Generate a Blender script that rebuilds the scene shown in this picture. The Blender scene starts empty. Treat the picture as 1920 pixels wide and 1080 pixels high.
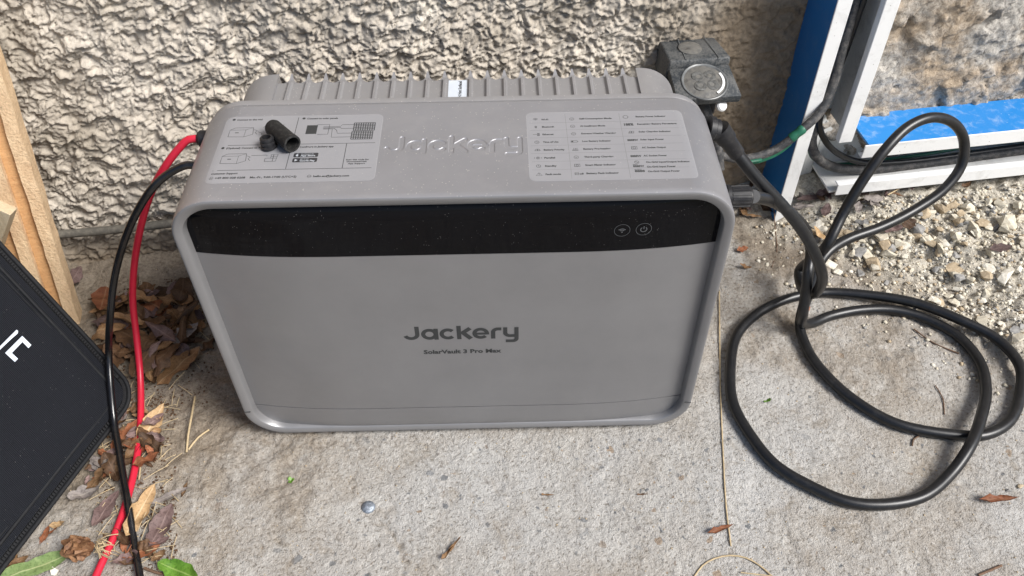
import bpy, bmesh, math, random
import numpy as np
from mathutils import Vector, Matrix
random.seed(7)
SC = bpy.context.scene
COL = SC.collection
# ------------------------------------------------------------------ camera
CAM = np.array([.0394, -.5087, .759]); PITCH, ROLL, YAW, FPX = .8111, -.0108, .0136, 1585.3
_f = np.array([math.sin(YAW)*math.cos(PITCH), math.cos(YAW)*math.cos(PITCH), -math.sin(PITCH)])
_r = np.array([math.cos(YAW), -math.sin(YAW), 0]); _u = np.cross(_r, _f)
AX_R = math.cos(ROLL)*_r + math.sin(ROLL)*_u; AX_U = -math.sin(ROLL)*_r + math.cos(ROLL)*_u; AX_F = _f
cam = bpy.data.cameras.new('camera'); cam.sensor_width = 36; cam.lens = FPX/1920*36
cam.clip_start = .01; cam.clip_end = 500
camo = bpy.data.objects.new('camera', cam); COL.objects.link(camo)
camo.matrix_world = Matrix([(AX_R[i], AX_U[i], -AX_F[i], CAM[i]) for i in range(3)] + [(0, 0, 0, 1)])
SC.camera = camo
# ------------------------------------------------------------------ sky, sun, exposure
SUN_EL, SUN_AZ = math.radians(47), math.radians(120)     # azimuth clockwise from +y (the wall side)
world = bpy.data.worlds.new('World'); SC.world = world; world.use_nodes = True
wn = world.node_tree
sky = wn.nodes.new('ShaderNodeTexSky'); sky.sky_type = 'NISHITA'; sky.sun_disc = False
sky.sun_elevation = SUN_EL; sky.sun_rotation = SUN_AZ
sky.air_density = 1.0; sky.dust_density = 2.0; sky.ozone_density = 1.0
wn.nodes['Background'].inputs['Strength'].default_value = .072
wn.links.new(sky.outputs['Color'], wn.nodes['Background'].inputs['Color'])
sun = bpy.data.lights.new('sun', 'SUN'); sun.energy = 3.0; sun.angle = math.radians(26); sun.color = (1, .975, .94)
suno = bpy.data.objects.new('sun', sun); COL.objects.link(suno)
sd = Vector((math.sin(SUN_AZ)*math.cos(SUN_EL), math.cos(SUN_AZ)*math.cos(SUN_EL), math.sin(SUN_EL)))
suno.rotation_euler = sd.to_track_quat('Z', 'Y').to_euler()
suno.location = (2, -2, 3)
SC.view_settings.view_transform = 'Standard'; SC.view_settings.look = 'None'
SC.view_settings.exposure = 0.83; SC.view_settings.gamma = 1; SC.view_settings.use_curve_mapping = False

# ------------------------------------------------------------------ helpers
def at(px, py, axis, val):
    """point of the place that the photograph shows at a pixel, on the plane axis = val"""
    d = AX_F*FPX + AX_R*(px-960) - AX_U*(py-540); i = 'xyz'.index(axis)
    return CAM + d*((val-CAM[i])/d[i])
WL = {}
def wloc(o): return WL.get(o.name, np.zeros(3)) if o else np.zeros(3)
def meta(o, label=None, cat=None, group=None, kind=None):
    if label: o['label'] = label
    if cat: o['category'] = cat
    if group: o['group'] = group
    if kind: o['kind'] = kind
    return o
def thing(name, loc, label, cat, group=None):
    o = bpy.data.objects.new(name, None); COL.objects.link(o); o.location = loc
    o.empty_display_size = .02; WL[o.name] = np.array(loc, float)
    return meta(o, label, cat, group)
def link(name, me, parent=None):
    o = bpy.data.objects.new(name, me); COL.objects.link(o)
    if parent: o.parent = parent
    WL[o.name] = wloc(parent)
    return o
def mk(name, V, F, mat, parent=None, smooth=False, auto=None):
    V = np.asarray(V, float) - wloc(parent)
    me = bpy.data.meshes.new(name)
    if isinstance(F, np.ndarray):
        k = F.shape[1]
        me.vertices.add(len(V)); me.vertices.foreach_set('co', V.astype(np.float32).ravel())
        me.loops.add(F.size); me.loops.foreach_set('vertex_index', F.astype(np.int32).ravel())
        me.polygons.add(len(F)); me.polygons.foreach_set('loop_start', np.arange(len(F), dtype=np.int32)*k)
        me.update(calc_edges=True); me.validate()
    else:
        me.from_pydata([tuple(v) for v in V], [], F); me.update()
    if smooth: me.polygons.foreach_set('use_smooth', [True]*len(me.polygons))
    me.materials.append(mat)
    o = link(name, me, parent)
    if auto is not None: me.set_sharp_from_angle(angle=math.radians(auto))
    return o
class MB:
    """collects shapes for one mesh"""
    def __init__(s): s.V = []; s.F = []
    def add(s, V, F):
        b = len(s.V); s.V += [tuple(v) for v in V]; s.F += [tuple(i+b for i in f) for f in F]; return s
    def box(s, a, b):
        (x0, y0, z0), (x1, y1, z1) = a, b
        return s.add([(x0,y0,z0),(x1,y0,z0),(x1,y1,z0),(x0,y1,z0),(x0,y0,z1),(x1,y0,z1),(x1,y1,z1),(x0,y1,z1)],
                     [(0,3,2,1),(4,5,6,7),(0,1,5,4),(1,2,6,5),(2,3,7,6),(3,0,4,7)])
    def prism(s, poly, A, B):
        """poly: list of 3d points at one end (vectors), shifted by A and by B"""
        n = len(poly); A = np.array(A); B = np.array(B)
        V = [np.array(p)+A for p in poly] + [np.array(p)+B for p in poly]
        F = [tuple(range(n))[::-1], tuple(range(n, 2*n))] + [(i, (i+1) % n, n+(i+1) % n, n+i) for i in range(n)]
        return s.add(V, F)
    def lathe(s, c, ax, prof, n=24, closed_ends=True):
        c = np.array(c, float); ax = np.array(ax, float); ax /= np.linalg.norm(ax)
        e = np.cross(ax, (0, 0, 1) if abs(ax[2]) < .9 else (1, 0, 0)); e /= np.linalg.norm(e); g = np.cross(ax, e)
        V = []; F = []
        for h, r in prof:
            for i in range(n):
                a = 2*math.pi*i/n; V.append(c+ax*h+r*(math.cos(a)*e+math.sin(a)*g))
        for k in range(len(prof)-1):
            for i in range(n):
                j = (i+1) % n; F.append((k*n+i, k*n+j, (k+1)*n+j, (k+1)*n+i))
        if closed_ends:
            F.append(tuple(range(n))[::-1]); m = (len(prof)-1)*n; F.append(tuple(range(m, m+n)))
        return s.add(V, F)
    def tube(s, P, r, n=12, step=.006):
        P = spline(P, step); R = r if callable(r) else (lambda t: r)
        T = np.gradient(P, axis=0); T /= np.linalg.norm(T, axis=1)[:, None]
        e = np.cross(T[0], (0, 0, 1) if abs(T[0][2]) < .9 else (1, 0, 0)); e /= np.linalg.norm(e)
        V = []; F = []
        for k in range(len(P)):
            e = e - T[k]*(e@T[k]); e /= np.linalg.norm(e); g = np.cross(T[k], e); rr = R(k/(len(P)-1))
            for i in range(n):
                a = 2*math.pi*i/n; V.append(P[k]+rr*(math.cos(a)*e+math.sin(a)*g))
        for k in range(len(P)-1):
            for i in range(n):
                j = (i+1) % n; F.append((k*n+i, k*n+j, (k+1)*n+j, (k+1)*n+i))
        F.append(tuple(range(n))[::-1]); m = (len(P)-1)*n; F.append(tuple(range(m, m+n)))
        return s.add(V, F)
    def build(s, name, mat, parent=None, smooth=False, auto=None, bevel=0, seg=2):
        o = mk(name, s.V, s.F, mat, parent, False)
        if bevel:
            bm = bmesh.new(); bm.from_mesh(o.data)
            bmesh.ops.bevel(bm, geom=[e for e in bm.edges if len(e.link_faces) == 2 and e.calc_face_angle() > .5], offset=bevel, segments=seg, profile=.5, affect='EDGES')
            bm.to_mesh(o.data); bm.free()
        if smooth:
            o.data.polygons.foreach_set('use_smooth', [True]*len(o.data.polygons))
            if auto: o.data.set_sharp_from_angle(angle=math.radians(auto))
        return o
def spline(P, step=.006):
    P = np.array(P, float)
    if len(P) == 2: P = np.array([P[0], (2*P[0]+P[1])/3, (P[0]+2*P[1])/3, P[1]])
    Q = np.vstack([2*P[0]-P[1], P, 2*P[-1]-P[-2]]); out = []
    for i in range(1, len(Q)-2):
        p0, p1, p2, p3 = Q[i-1:i+3]
        # centripetal Catmull-Rom
        d1 = max(np.linalg.norm(p1-p0), 1e-6)**.5; d2 = max(np.linalg.norm(p2-p1), 1e-6)**.5; d3 = max(np.linalg.norm(p3-p2), 1e-6)**.5
        t0, t1 = 0, d1; t2 = t1+d2; t3 = t2+d3
        n = max(2, int(np.linalg.norm(p2-p1)/step))
        for t in t1+(t2-t1)*np.arange(n)/n:
            a1 = (t1-t)/(t1-t0)*p0+(t-t0)/(t1-t0)*p1; a2 = (t2-t)/(t2-t1)*p1+(t-t1)/(t2-t1)*p2; a3 = (t3-t)/(t3-t2)*p2+(t-t2)/(t3-t2)*p3
            b1 = (t2-t)/(t2-t0)*a1+(t-t0)/(t2-t0)*a2; b2 = (t3-t)/(t3-t1)*a2+(t-t1)/(t3-t1)*a3
            out.append((t2-t)/(t2-t1)*b1+(t-t1)/(t2-t1)*b2)
    out.append(P[-1]); return np.array(out)
# ---- numpy noise
def _perm(seed):
    p = np.random.RandomState(seed).permutation(256); return np.concatenate([p, p, p])
def pn(x, y, seed=0):
    p = _perm(seed); xi = np.floor(x).astype(int); yi = np.floor(y).astype(int); xf = x-xi; yf = y-yi; xi &= 255; yi &= 255
    u = xf*xf*xf*(xf*(xf*6-15)+10); v = yf*yf*yf*(yf*(yf*6-15)+10)
    ang = np.arange(256)*(2*math.pi/256); gx, gy = np.cos(ang), np.sin(ang)
    def g(ix, iy, dx, dy):
        h = p[p[ix & 255]+(iy & 255)]; return gx[h]*dx+gy[h]*dy
    a = g(xi, yi, xf, yf); b = g(xi+1, yi, xf-1, yf); c = g(xi, yi+1, xf, yf-1); d = g(xi+1, yi+1, xf-1, yf-1)
    return (a+(b-a)*u+(c-a)*v+(a-b-c+d)*u*v)*1.5
def fbm(x, y, s, oct=4, seed=0, gain=.5):
    r = 0; a = 1.
    for o in range(oct): r = r+a*pn(x/s*2**o, y/s*2**o, seed+o*7); a *= gain
    return r
def sst(a, b, x):
    t = np.clip((x-a)/(b-a), 0, 1); return t*t*(3-2*t)
def axis_pts(lo, a, b, hi, step, grow=1.5):
    c = list(np.arange(a, b+step*.5, step)); L = []; x = a; s = step
    while x > lo: s *= grow; x -= s; L.append(max(x, lo))
    R = []; x = c[-1]; s = step
    while x < hi: s *= grow; x += s; R.append(min(x, hi))
    return np.array(L[::-1]+c+R)
def grid_faces(nx, ny):
    i, j = np.meshgrid(np.arange(nx-1), np.arange(ny-1), indexing='ij'); a = (i*ny+j).ravel()
    return np.stack([a, a+ny, a+ny+1, a+1], 1)
# ------------------------------------------------------------------ materials
class NT:
    def __init__(s, name):
        s.m = bpy.data.materials.new(name); s.m.use_nodes = True; s.t = s.m.node_tree; s.p = s.t.nodes['Principled BSDF']
        s.g = s.t.nodes.new('ShaderNodeNewGeometry'); s.tc = s.t.nodes.new('ShaderNodeTexCoord')
    def n(s, typ, **k):
        o = s.t.nodes.new('ShaderNode'+typ)
        for a, v in k.items(): setattr(o, a, v)
        return o
    def l(s, a, b): s.t.links.new(a, b); return s
    def put(s, sock, v):
        if hasattr(v, 'is_linked') or hasattr(v, 'links'): s.l(v, sock)
        else: sock.default_value = v
    def pos(s): return s.g.outputs['Position']
    def obj(s): return s.tc.outputs['Object']
    def scaled(s, vec, sc, rot=(0, 0, 0)):
        m = s.n('Mapping'); m.inputs['Scale'].default_value = sc; m.inputs['Rotation'].default_value = rot; s.l(vec, m.inputs['Vector']); return m.outputs['Vector']
    def noise(s, vec, scale, detail=4, rough=.55, dist=0):
        o = s.n('TexNoise'); s.l(vec, o.inputs['Vector']); o.inputs['Scale'].default_value = scale; o.inputs['Detail'].default_value = detail
        o.inputs['Roughness'].default_value = rough; o.inputs['Distortion'].default_value = dist; return o.outputs['Fac']
    def vor(s, vec, scale, out='Distance', feat='F1', rnd=1):
        o = s.n('TexVoronoi', feature=feat); s.l(vec, o.inputs['Vector']); o.inputs['Scale'].default_value = scale; o.inputs['Randomness'].default_value = rnd; return o.outputs[out]
    def ramp(s, fac, stops, interp='LINEAR'):
        o = s.n('ValToRGB'); r = o.color_ramp; r.interpolation = interp
        while len(r.elements) < len(stops): r.elements.new(.5)
        for e, (p, c) in zip(r.elements, stops):
            e.position = p; e.color = (c, c, c, 1) if isinstance(c, (int, float)) else (*c, 1)
        s.l(fac, o.inputs['Fac']); return o.outputs['Color']
    def mix(s, fac, a, b, mode='MIX'):
        o = s.n('Mix', data_type='RGBA', blend_type=mode); s.put(o.inputs[0], fac)
        for k, v in ((6, a), (7, b)): s.put(o.inputs[k], (*v, 1) if isinstance(v, tuple) and len(v) == 3 else v)
        return o.outputs[2]
    def math(s, op, a, b=0., clamp=False):
        o = s.n('Math', operation=op, use_clamp=clamp); s.put(o.inputs[0], a); s.put(o.inputs[1], b); return o.outputs[0]
    def sep(s, v):
        o = s.n('SeparateXYZ'); s.l(v, o.inputs[0]); return o.outputs
    def attr(s, name): o = s.n('Attribute', attribute_name=name); return o.outputs['Fac']
    def bump(s, h, strength=.5, dist=.001, base=None):
        o = s.n('Bump'); s.l(h, o.inputs['Height']); o.inputs['Strength'].default_value = strength; o.inputs['Distance'].default_value = dist
        if base: s.l(base, o.inputs['Normal'])
        return o.outputs['Normal']
    def done(s, col=None, rough=.6, normal=None, metal=0, spec=.5, **kw):
        if col is not None: s.put(s.p.inputs['Base Color'], (*col, 1) if isinstance(col, tuple) and len(col) == 3 else col)
        s.put(s.p.inputs['Roughness'], rough); s.put(s.p.inputs['Metallic'], metal); s.p.inputs['Specular IOR Level'].default_value = spec
        if normal: s.l(normal, s.p.inputs['Normal'])
        for k, v in kw.items(): s.put(s.p.inputs[k.replace('_', ' ')], v)
        return s.m
def plain(name, col, rough=.5, var=.15, vscale=60, bump=0, bscale=400, metal=0, spec=.5):
    n = NT(name); f = n.noise(n.pos(), vscale, 5, .6)
    a = tuple(c*(1-var) for c in col); b = tuple(min(1, c*(1+var)) for c in col)
    c = n.ramp(f, [(.3, a), (.7, b)]); nm = n.bump(n.noise(n.pos(), bscale, 3), bump, .0006) if bump else None
    return n.done(c, rough, nm, metal, spec)
def dusty(name, col, dust=(.42, .39, .35), amount=.3, rough=.55, scale=90, spec=.4):
    n = NT(name); f = n.noise(n.pos(), scale, 8, .75)
    fine = n.vor(n.pos(), 600)
    k = n.ramp(f, [(.52-.1*amount, 0.), (.62+.3*(1-amount), amount)]); sp = n.ramp(fine, [(.12, .5*amount), (.2, 0.)])
    c = n.mix(n.math('MAXIMUM', k, sp), col, dust); return n.done(c, n.math('ADD', n.math('MULTIPLY', k, .4), rough, True), None, 0, spec)

def shell_mat(name, col, specks):
    n = NT(name); P = n.pos()
    f = n.noise(P, 14, 4, .6); c = n.ramp(f, [(.3, tuple(v*.94 for v in col)), (.7, tuple(v*1.05 for v in col))])
    if specks:
        d = n.vor(P, 330); pick = n.noise(P, 120, 2)
        s1 = n.ramp(d, [(.10, 1.), (.16, 0.)]); s2 = n.ramp(pick, [(.47, 0.), (.57, .85)])
        film = n.ramp(n.noise(P, 40, 4, .7), [(.5, 0.), (.85, .10)])
        k = n.math('MAXIMUM', n.math('MULTIPLY', s1, s2), film); c = n.mix(k, c, (.62, .59, .56))
    nm = n.bump(n.noise(P, 2600, 2), .12, .0002)
    return n.done(c, n.ramp(n.noise(P, 22, 4, .7), [(.35, .34), (.65, .46)]), nm, .42, .5)
M = {}
M['shell'] = shell_mat('grey_painted_metal', (.277, .276, .291), True)  # panel grey with the skylit top's lighter, bluer tone put into the colour
M['panel'] = shell_mat('grey_front_panel', (.242, .239, .243), False)
M['sink'] = shell_mat('grey_cast_metal', (.300, .295, .300), True)
def gloss():
    n = NT('gloss_black'); P = n.pos()
    d = n.vor(P, 420); pk = n.noise(P, 90, 2)
    k = n.math('MULTIPLY', n.ramp(d, [(.07, .5), (.12, 0.)]), n.ramp(pk, [(.5, 0.), (.62, 1.)]))
    wav = n.noise(n.scaled(P, (9, 9, 60)), 1, 3)
    return n.done(n.mix(k, (.004, .004, .005), (.4, .38, .36)), n.math('ADD', n.ramp(n.noise(n.scaled(P, (12, 1, 160)), 1, 3, .7), [(.4, .02), (.75, .10)]), n.math('MULTIPLY', k, .5)), n.bump(wav, .14, .002), 0, .12)
M['gloss'] = gloss()
M['print'] = plain('grey_ink', (.028, .030, .031), .6, .1)
M['seam'] = plain('seam_shadow_gap', (.04, .04, .04), .8, .1)
M['icon'] = plain('pale_grey_ink', (.40, .42, .45), .5, .05)
M['rule'] = plain('rule_ink', (.17, .17, .175), .5, .05)
M['ring'] = plain('ring_grey', (.10, .105, .112), .4, .1)
def film():
    n = NT('label_film'); P = n.pos(); f = n.noise(P, 40, 4)
    d = n.vor(P, 330); pk = n.noise(P, 120, 2); k = n.math('MULTIPLY', n.ramp(d, [(.08, 1.), (.13, 0.)]), n.ramp(pk, [(.54, 0.), (.64, .7)]))
    return n.done(n.mix(k, n.ramp(f, [(.3, (.284, .284, .299)), (.7, (.297, .297, .312))]), (.5, .48, .46)), .36, None, .2, .5)
M['film'] = film()
M['filmedge'] = plain('label_edge', (.325, .325, .338), .4, .05)
M['white_label'] = plain('white_label', (.52, .56, .61), .5, .05)
M['black_print'] = plain('black_ink', (.03, .03, .033), .5, .1)
M['rubber'] = dusty('black_rubber', (.011, .011, .013), amount=.14, rough=.5, scale=160)
M['cable'] = dusty('black_cable_jacket', (.006, .0065, .008), amount=.07, rough=.36, scale=110, spec=.5)
M['cable_thin'] = dusty('black_solar_cable', (.006, .006, .007), amount=.06, rough=.24, scale=80, spec=.6)
M['red'] = plain('red_solar_cable', (.52, .016, .04), .36, .12, 30)
M['oldcable'] = dusty('old_grey_cable', (.035, .036, .038), (.33, .30, .27), .55, .6, 130)
M['conduit'] = dusty('old_conduit', (.10, .092, .078), (.30, .27, .22), .6, .8, 150)
M['green'] = plain('green_tape', (.012, .11, .062), .5, .25, 70)
def grime(name, col, dirt, amt, rough, scale=35, spec=.5):
    n = NT(name); P = n.pos(); f = n.noise(P, scale, 8, .72, .4); sp = n.vor(P, 170); pk = n.noise(P, 60, 2)
    k = n.ramp(f, [(.5, 0.), (.82, amt)]); k2 = n.math('MULTIPLY', n.ramp(sp, [(.09, .75), (.15, 0.)]), n.ramp(pk, [(.53, 0.), (.64, 1.)]))
    c = n.mix(n.math('MAXIMUM', k, k2), col, dirt); return n.done(c, n.math('ADD', rough, n.math('MULTIPLY', k, .4), True), n.bump(f, .1, .001), 0, spec)
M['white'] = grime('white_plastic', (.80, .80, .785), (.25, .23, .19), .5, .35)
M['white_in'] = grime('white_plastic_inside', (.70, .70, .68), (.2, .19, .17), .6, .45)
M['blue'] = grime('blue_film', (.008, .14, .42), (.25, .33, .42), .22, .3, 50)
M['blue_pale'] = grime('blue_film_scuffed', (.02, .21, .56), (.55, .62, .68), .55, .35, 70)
def lampmat():
    n = NT('weathered_dark_plastic'); P = n.pos(); f = n.noise(P, 420, 3, .7); z = n.noise(P, 34, 3, .6)
    k = n.ramp(n.math('ADD', f, n.math('MULTIPLY', z, .8)), [(.78, .03), (1.35, .26)])
    return n.done(n.mix(k, (.022, .028, .034), (.36, .345, .315)), .6, n.bump(f, .1, .0006), 0, .35)
M['lamp'] = lampmat()
def lensmat(n0='dusty_lens'):
    n = NT(n0); P = n.pos(); v = n.vor(P, 95, 'Distance', 'SMOOTH_F1'); f = n.noise(P, 160, 8, .75)
    c = n.mix(n.ramp(f, [(.42, .9), (.62, .1)]), n.ramp(v, [(.1, (.02, .02, .02)), (.5, (.10, .10, .097))]), (.17, .162, .145))
    return n.done(c, .35, n.bump(v, .3, .002), 0, .5)
M['lens'] = lensmat()
M['led'] = plain('led_reflector', (.10, .10, .095), .25, .6, 300, .5, 500)
M['lensring'] = plain('lens_ring', (.13, .135, .135), .35, .4, 90)
def woodmat(name, c1, c2, rough, bump, sc=(30, 30, 6)):
    n = NT(name); P = n.obj(); g = n.noise(n.scaled(P, sc), 1, 6, .65, 1.2); fz = n.noise(P, 420, 4, .7)
    c = n.ramp(g, [(.3, c1), (.7, c2)]); c = n.mix(n.ramp(fz, [(.35, .35), (.5, 0.)]), c, tuple(v*.55 for v in c1))
    kn = n.noise(P, 55, 5, .7); c = n.mix(n.ramp(kn, [(.64, 0.), (.74, .7)]), c, (.10, .06, .035))
    return n.done(c, rough, n.bump(n.math('ADD', fz, n.math('MULTIPLY', g, .5)), bump, .002), 0, .2)
M['wood_edge'] = woodmat('sawn_wood_edge', (.62, .42, .25), (.84, .63, .40), .9, .9, (140, 140, 50))
M['wood_face'] = woodmat('orange_wood_face', (.50, .27, .12), (.68, .42, .21), .7, .4, (25, 25, 160))
M['wood_pale'] = woodmat('pale_wood', (.60, .48, .31), (.74, .62, .44), .8, .4, (120, 120, 15))
def fabric():
    n = NT('black_woven_fabric'); P = n.tc.outputs['UV']
    w = n.n('TexWave', wave_type='BANDS', bands_direction='Y'); n.l(P, w.inputs['Vector']); w.inputs['Scale'].default_value = 70; w.inputs['Distortion'].default_value = 1.2; w.inputs['Detail'].default_value = 2; w.inputs['Detail Scale'].default_value = 6
    w2 = n.n('TexWave', wave_type='BANDS', bands_direction='X'); n.l(P, w2.inputs['Vector']); w2.inputs['Scale'].default_value = 55; w2.inputs['Distortion'].default_value = .8
    h = n.math('ADD', w.outputs['Fac'], n.math('MULTIPLY', w2.outputs['Fac'], .4))
    Pw = n.pos(); lint = n.math('MULTIPLY', n.ramp(n.vor(Pw, 300), [(.05, .6), (.1, 0.)]), n.ramp(n.noise(Pw, 70, 2), [(.52, 0.), (.6, 1.)]))
    c = n.ramp(h, [(.3, (.002, .0022, .003)), (1., (.020, .022, .028))]); c = n.mix(lint, c, (.4, .38, .35))
    return n.done(c, .85, n.bump(h, .5, .0008), 0, .12)
M['fabric'] = fabric()
M['binding'] = plain('black_webbing', (.010, .0105, .012), .7, .3, 300, .6, 900, 0, .3)
M['white_print'] = plain('pale_print', (.60, .66, .75), .5, .05)
def wallmat():
    n = NT('rough_lime_render'); P = n.pos(); x, y, z = n.sep(P)
    a = n.noise(P, 9, 3, .65); b = n.noise(P, 75, 4, .7); c3 = n.noise(P, 330, 3, .7)
    c = n.ramp(a, [(.3, (.38, .335, .272)), (.5, (.52, .468, .398)), (.72, (.62, .568, .488))])
    c = n.mix(n.ramp(b, [(.34, .4), (.46, 0.)]), c, (.33, .29, .24))
    c = n.mix(n.ramp(c3, [(.35, .35), (.5, 0.)]), c, (.25, .22, .19))
    # earth washed up over the foot of the wall and the brown patch beside the trunking
    e = n.math('ADD', n.math('MULTIPLY', n.noise(P, 14, 4, .7), .5), n.attr('soil'))
    c = n.mix(n.ramp(e, [(.42, 0.), (.95, .92)]), c, n.ramp(b, [(.3, (.13, .095, .06)), (.7, (.27, .21, .145))]))
    h = n.math('ADD', n.math('MULTIPLY', b, 1.), n.math('MULTIPLY', c3, .35))
    return n.done(c, .95, n.bump(h, .6, .0035), 0, .15)
M['wall'] = wallmat()
def stonemat():
    n = NT('weathered_stone'); P = n.pos(); a = n.noise(P, 11, 5, .6); b = n.noise(P, 150, 4, .8, .6); v = n.vor(n.scaled(P, (1, 1, 1.4)), 60)
    c = n.ramp(b, [(.30, (.10, .092, .083)), (.42, (.29, .272, .245)), (.55, (.46, .43, .385)), (.68, (.63, .60, .54))])
    c = n.mix(n.ramp(a, [(.43, 0.), (.60, .9)]), c, n.ramp(b, [(.3, (.17, .125, .08)), (.65, (.45, .355, .255))]))
    return n.done(c, .9, n.bump(n.math('ADD', b, n.math('MULTIPLY', v, .3)), .8, .003), 0, .2)
M['stone'] = stonemat()
def groundmat():
    n = NT('old_concrete'); P = n.pos()
    a = n.noise(P, 5, 3, .6); b = n.noise(P, 260, 4, .78); f = n.noise(P, 620, 2, .6)
    c = n.ramp(a, [(.32, (.37, .325, .27)), (.46, (.40, .37, .33)), (.6, (.45, .435, .41)), (.75, (.50, .49, .47))])
    a2 = n.noise(P, 28, 4, .7, .5)
    c = n.mix(n.ramp(a2, [(.50, 0.), (.66, .55)]), c, (.55, .535, .50)); c = n.mix(n.ramp(a2, [(.30, .6), (.44, 0.)]), c, (.30, .255, .20))
    c = n.mix(n.ramp(b, [(.37, .75), (.455, 0.)]), c, (.16, .138, .11)); c = n.mix(n.ramp(b, [(.54, 0.), (.64, .55)]), c, (.60, .58, .545))
    # aggregate showing through the worn face
    wob = n.n('VectorMath', operation='ADD'); n.l(P, wob.inputs[0]); nz = n.n('TexNoise'); n.l(P, nz.inputs['Vector']); nz.inputs['Scale'].default_value = 90
    sc = n.n('VectorMath', operation='SCALE'); n.l(nz.outputs['Color'], sc.inputs[0]); sc.inputs['Scale'].default_value = .013; n.l(sc.outputs[0], wob.inputs[1])
    for S, th, pk in ((58, .20, .62), (118, .20, .58)):
        d = n.vor(wob.outputs[0], S); cc = n.vor(wob.outputs[0], S, 'Color'); r = n.sep(cc)
        k = n.math('MULTIPLY', n.ramp(d, [(th, 1.), (th+.04, 0.)]), n.ramp(r[0], [(pk+.15, 0.), (pk+.2, .8)]))
        k = n.math('MULTIPLY', k, n.ramp(n.noise(P, 7, 2), [(.36, .2), (.52, 1.)]))
        c = n.mix(k, c, n.ramp(r[1], [(.2, (.13, .14, .15)), (.7, (.24, .245, .25)), (.95, (.3, .22, .15))]))
    soil = n.math('ADD', n.attr('soil'), n.math('MULTIPLY', n.math('SUBTRACT', n.noise(P, 22, 4, .75), .5), 1.1))
    c = n.mix(n.ramp(soil, [(.3, 0.), (.8, .85)]), c, n.ramp(b, [(.3, (.15, .115, .08)), (.7, (.33, .27, .20))]))
    g = n.attr('gravel'); gc = n.ramp(n.noise(P, 330, 3, .75), [(.3, (.24, .205, .15)), (.46, (.50, .455, .375)), (.68, (.68, .64, .55))])
    c = n.mix(g, c, gc)
    h = n.math('ADD', b, n.math('MULTIPLY', f, .4))
    return n.done(c, .92, n.bump(h, 1.0, .0036), 0, .2)
M['ground'] = groundmat()
def rockmat(name, c1, c2):
    n = NT(name); oi = n.n('ObjectInfo'); P = n.obj(); b = n.noise(n.pos(), 180, 6, .7)
    c = n.ramp(b, [(.32, c1), (.66, c2)]); return n.done(c, .9, n.bump(b, .5, .002), 0, .2)
M['rock'] = [rockmat('pale_limestone', (.42, .375, .285), (.68, .625, .51)), rockmat('cream_limestone', (.48, .44, .35), (.76, .72, .63)), rockmat('grey_stone', (.16, .155, .15), (.34, .33, .31)), rockmat('tan_stone', (.30, .235, .155), (.52, .42, .29))]
def leafmat(name, c1, c2, vein, rough=.65):
    n = NT(name); P = n.pos(); f = n.noise(P, 90, 6, .7); g = n.noise(P, 500, 3, .6)
    c = n.ramp(f, [(.3, c1), (.7, c2)]); c = n.mix(n.ramp(g, [(.36, .5), (.5, 0.)]), c, tuple(v*.5 for v in c1))
    u, v, _ = n.sep(n.tc.outputs['UV']); k = n.ramp(n.math('ABSOLUTE', n.math('SUBTRACT', v, .5)), [(.015, .6), (.05, 0.)])
    c = n.mix(k, c, vein); oi = n.n('ObjectInfo'); hs = n.n('HueSaturation'); n.l(c, hs.inputs['Color']); n.l(n.math('ADD', .6, n.math('MULTIPLY', oi.outputs['Random'], .8)), hs.inputs['Value']); c = hs.outputs['Color']
    return n.done(c, rough, n.bump(n.math('ADD', f, n.math('MULTIPLY', k, .6)), .4, .001), 0, .3)
M['leaf'] = dict(dark=leafmat('dark_dry_leaf', (.05, .026, .013), (.13, .07, .035), (.16, .1, .06)), brown=leafmat('brown_dry_leaf', (.13, .07, .03), (.26, .15, .075), (.3, .2, .11)),
    tan=leafmat('tan_dry_leaf', (.30, .19, .09), (.46, .31, .17), (.52, .4, .25)), purple=leafmat('purple_grey_leaf', (.09, .055, .05), (.19, .13, .12), (.24, .17, .15)),
    rust=leafmat('rust_dry_leaf', (.17, .055, .025), (.33, .13, .06), (.36, .2, .11)), green=leafmat('green_leaf', (.06, .15, .015), (.14, .27, .035), (.28, .38, .11), .4), sage=leafmat('sage_leaf', (.10, .16, .05), (.21, .27, .11), (.36, .38, .2), .5),
    grey=leafmat('grey_dry_leaf', (.13, .11, .10), (.25, .22, .20), (.3, .27, .23)))
M['straw'] = plain('straw', (.44, .34, .20), .7, .25, 200)
M['twig'] = plain('brown_twig', (.13, .075, .045), .8, .35, 250)
M['steel'] = plain('zinc_steel', (.26, .29, .33), .5, .5, 400, .8, 900, .7)
M['snail'] = leafmat('brown_shell', (.08, .03, .014), (.33, .18, .09), (.3, .18, .1), .6)

# ------------------------------------------------------------------ ground
WS = .13                                                    # the wall runs slightly away from the unit's face
def wall_y(x): return .334 + WS*x
GP = at(1515, 455, 'z', 0); GQ = at(1925, 665, 'z', 0); _gd = (GQ-GP)[:2]; _gd /= np.linalg.norm(_gd); GN = np.array([-_gd[1], _gd[0]])
if GN[0] < 0: GN = -GN
def gravel_d(x, y): return (x-GP[0])*GN[0] + (y-GP[1])*GN[1]
CRACKS = [([tuple(at(px, py, 'z', 0)[:2]) for px, py in p], w, d) for p, w, d in (
    ([(668, 815), (676, 850), (662, 905), (682, 950), (700, 985), (726, 975), (738, 1005), (758, 1030), (762, 1062)], .0024, .0014),
    ([(880, 905), (884, 960), (905, 985), (938, 1000), (950, 1030)], .0020, .0008), ([(700, 965), (735, 958)], .007, .0010), ([(520, 1010), (545, 1040), (540, 1080)], .003, .0008), ([(1700, 545), (1640, 520), (1600, 505)], .006, .001))]
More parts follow.
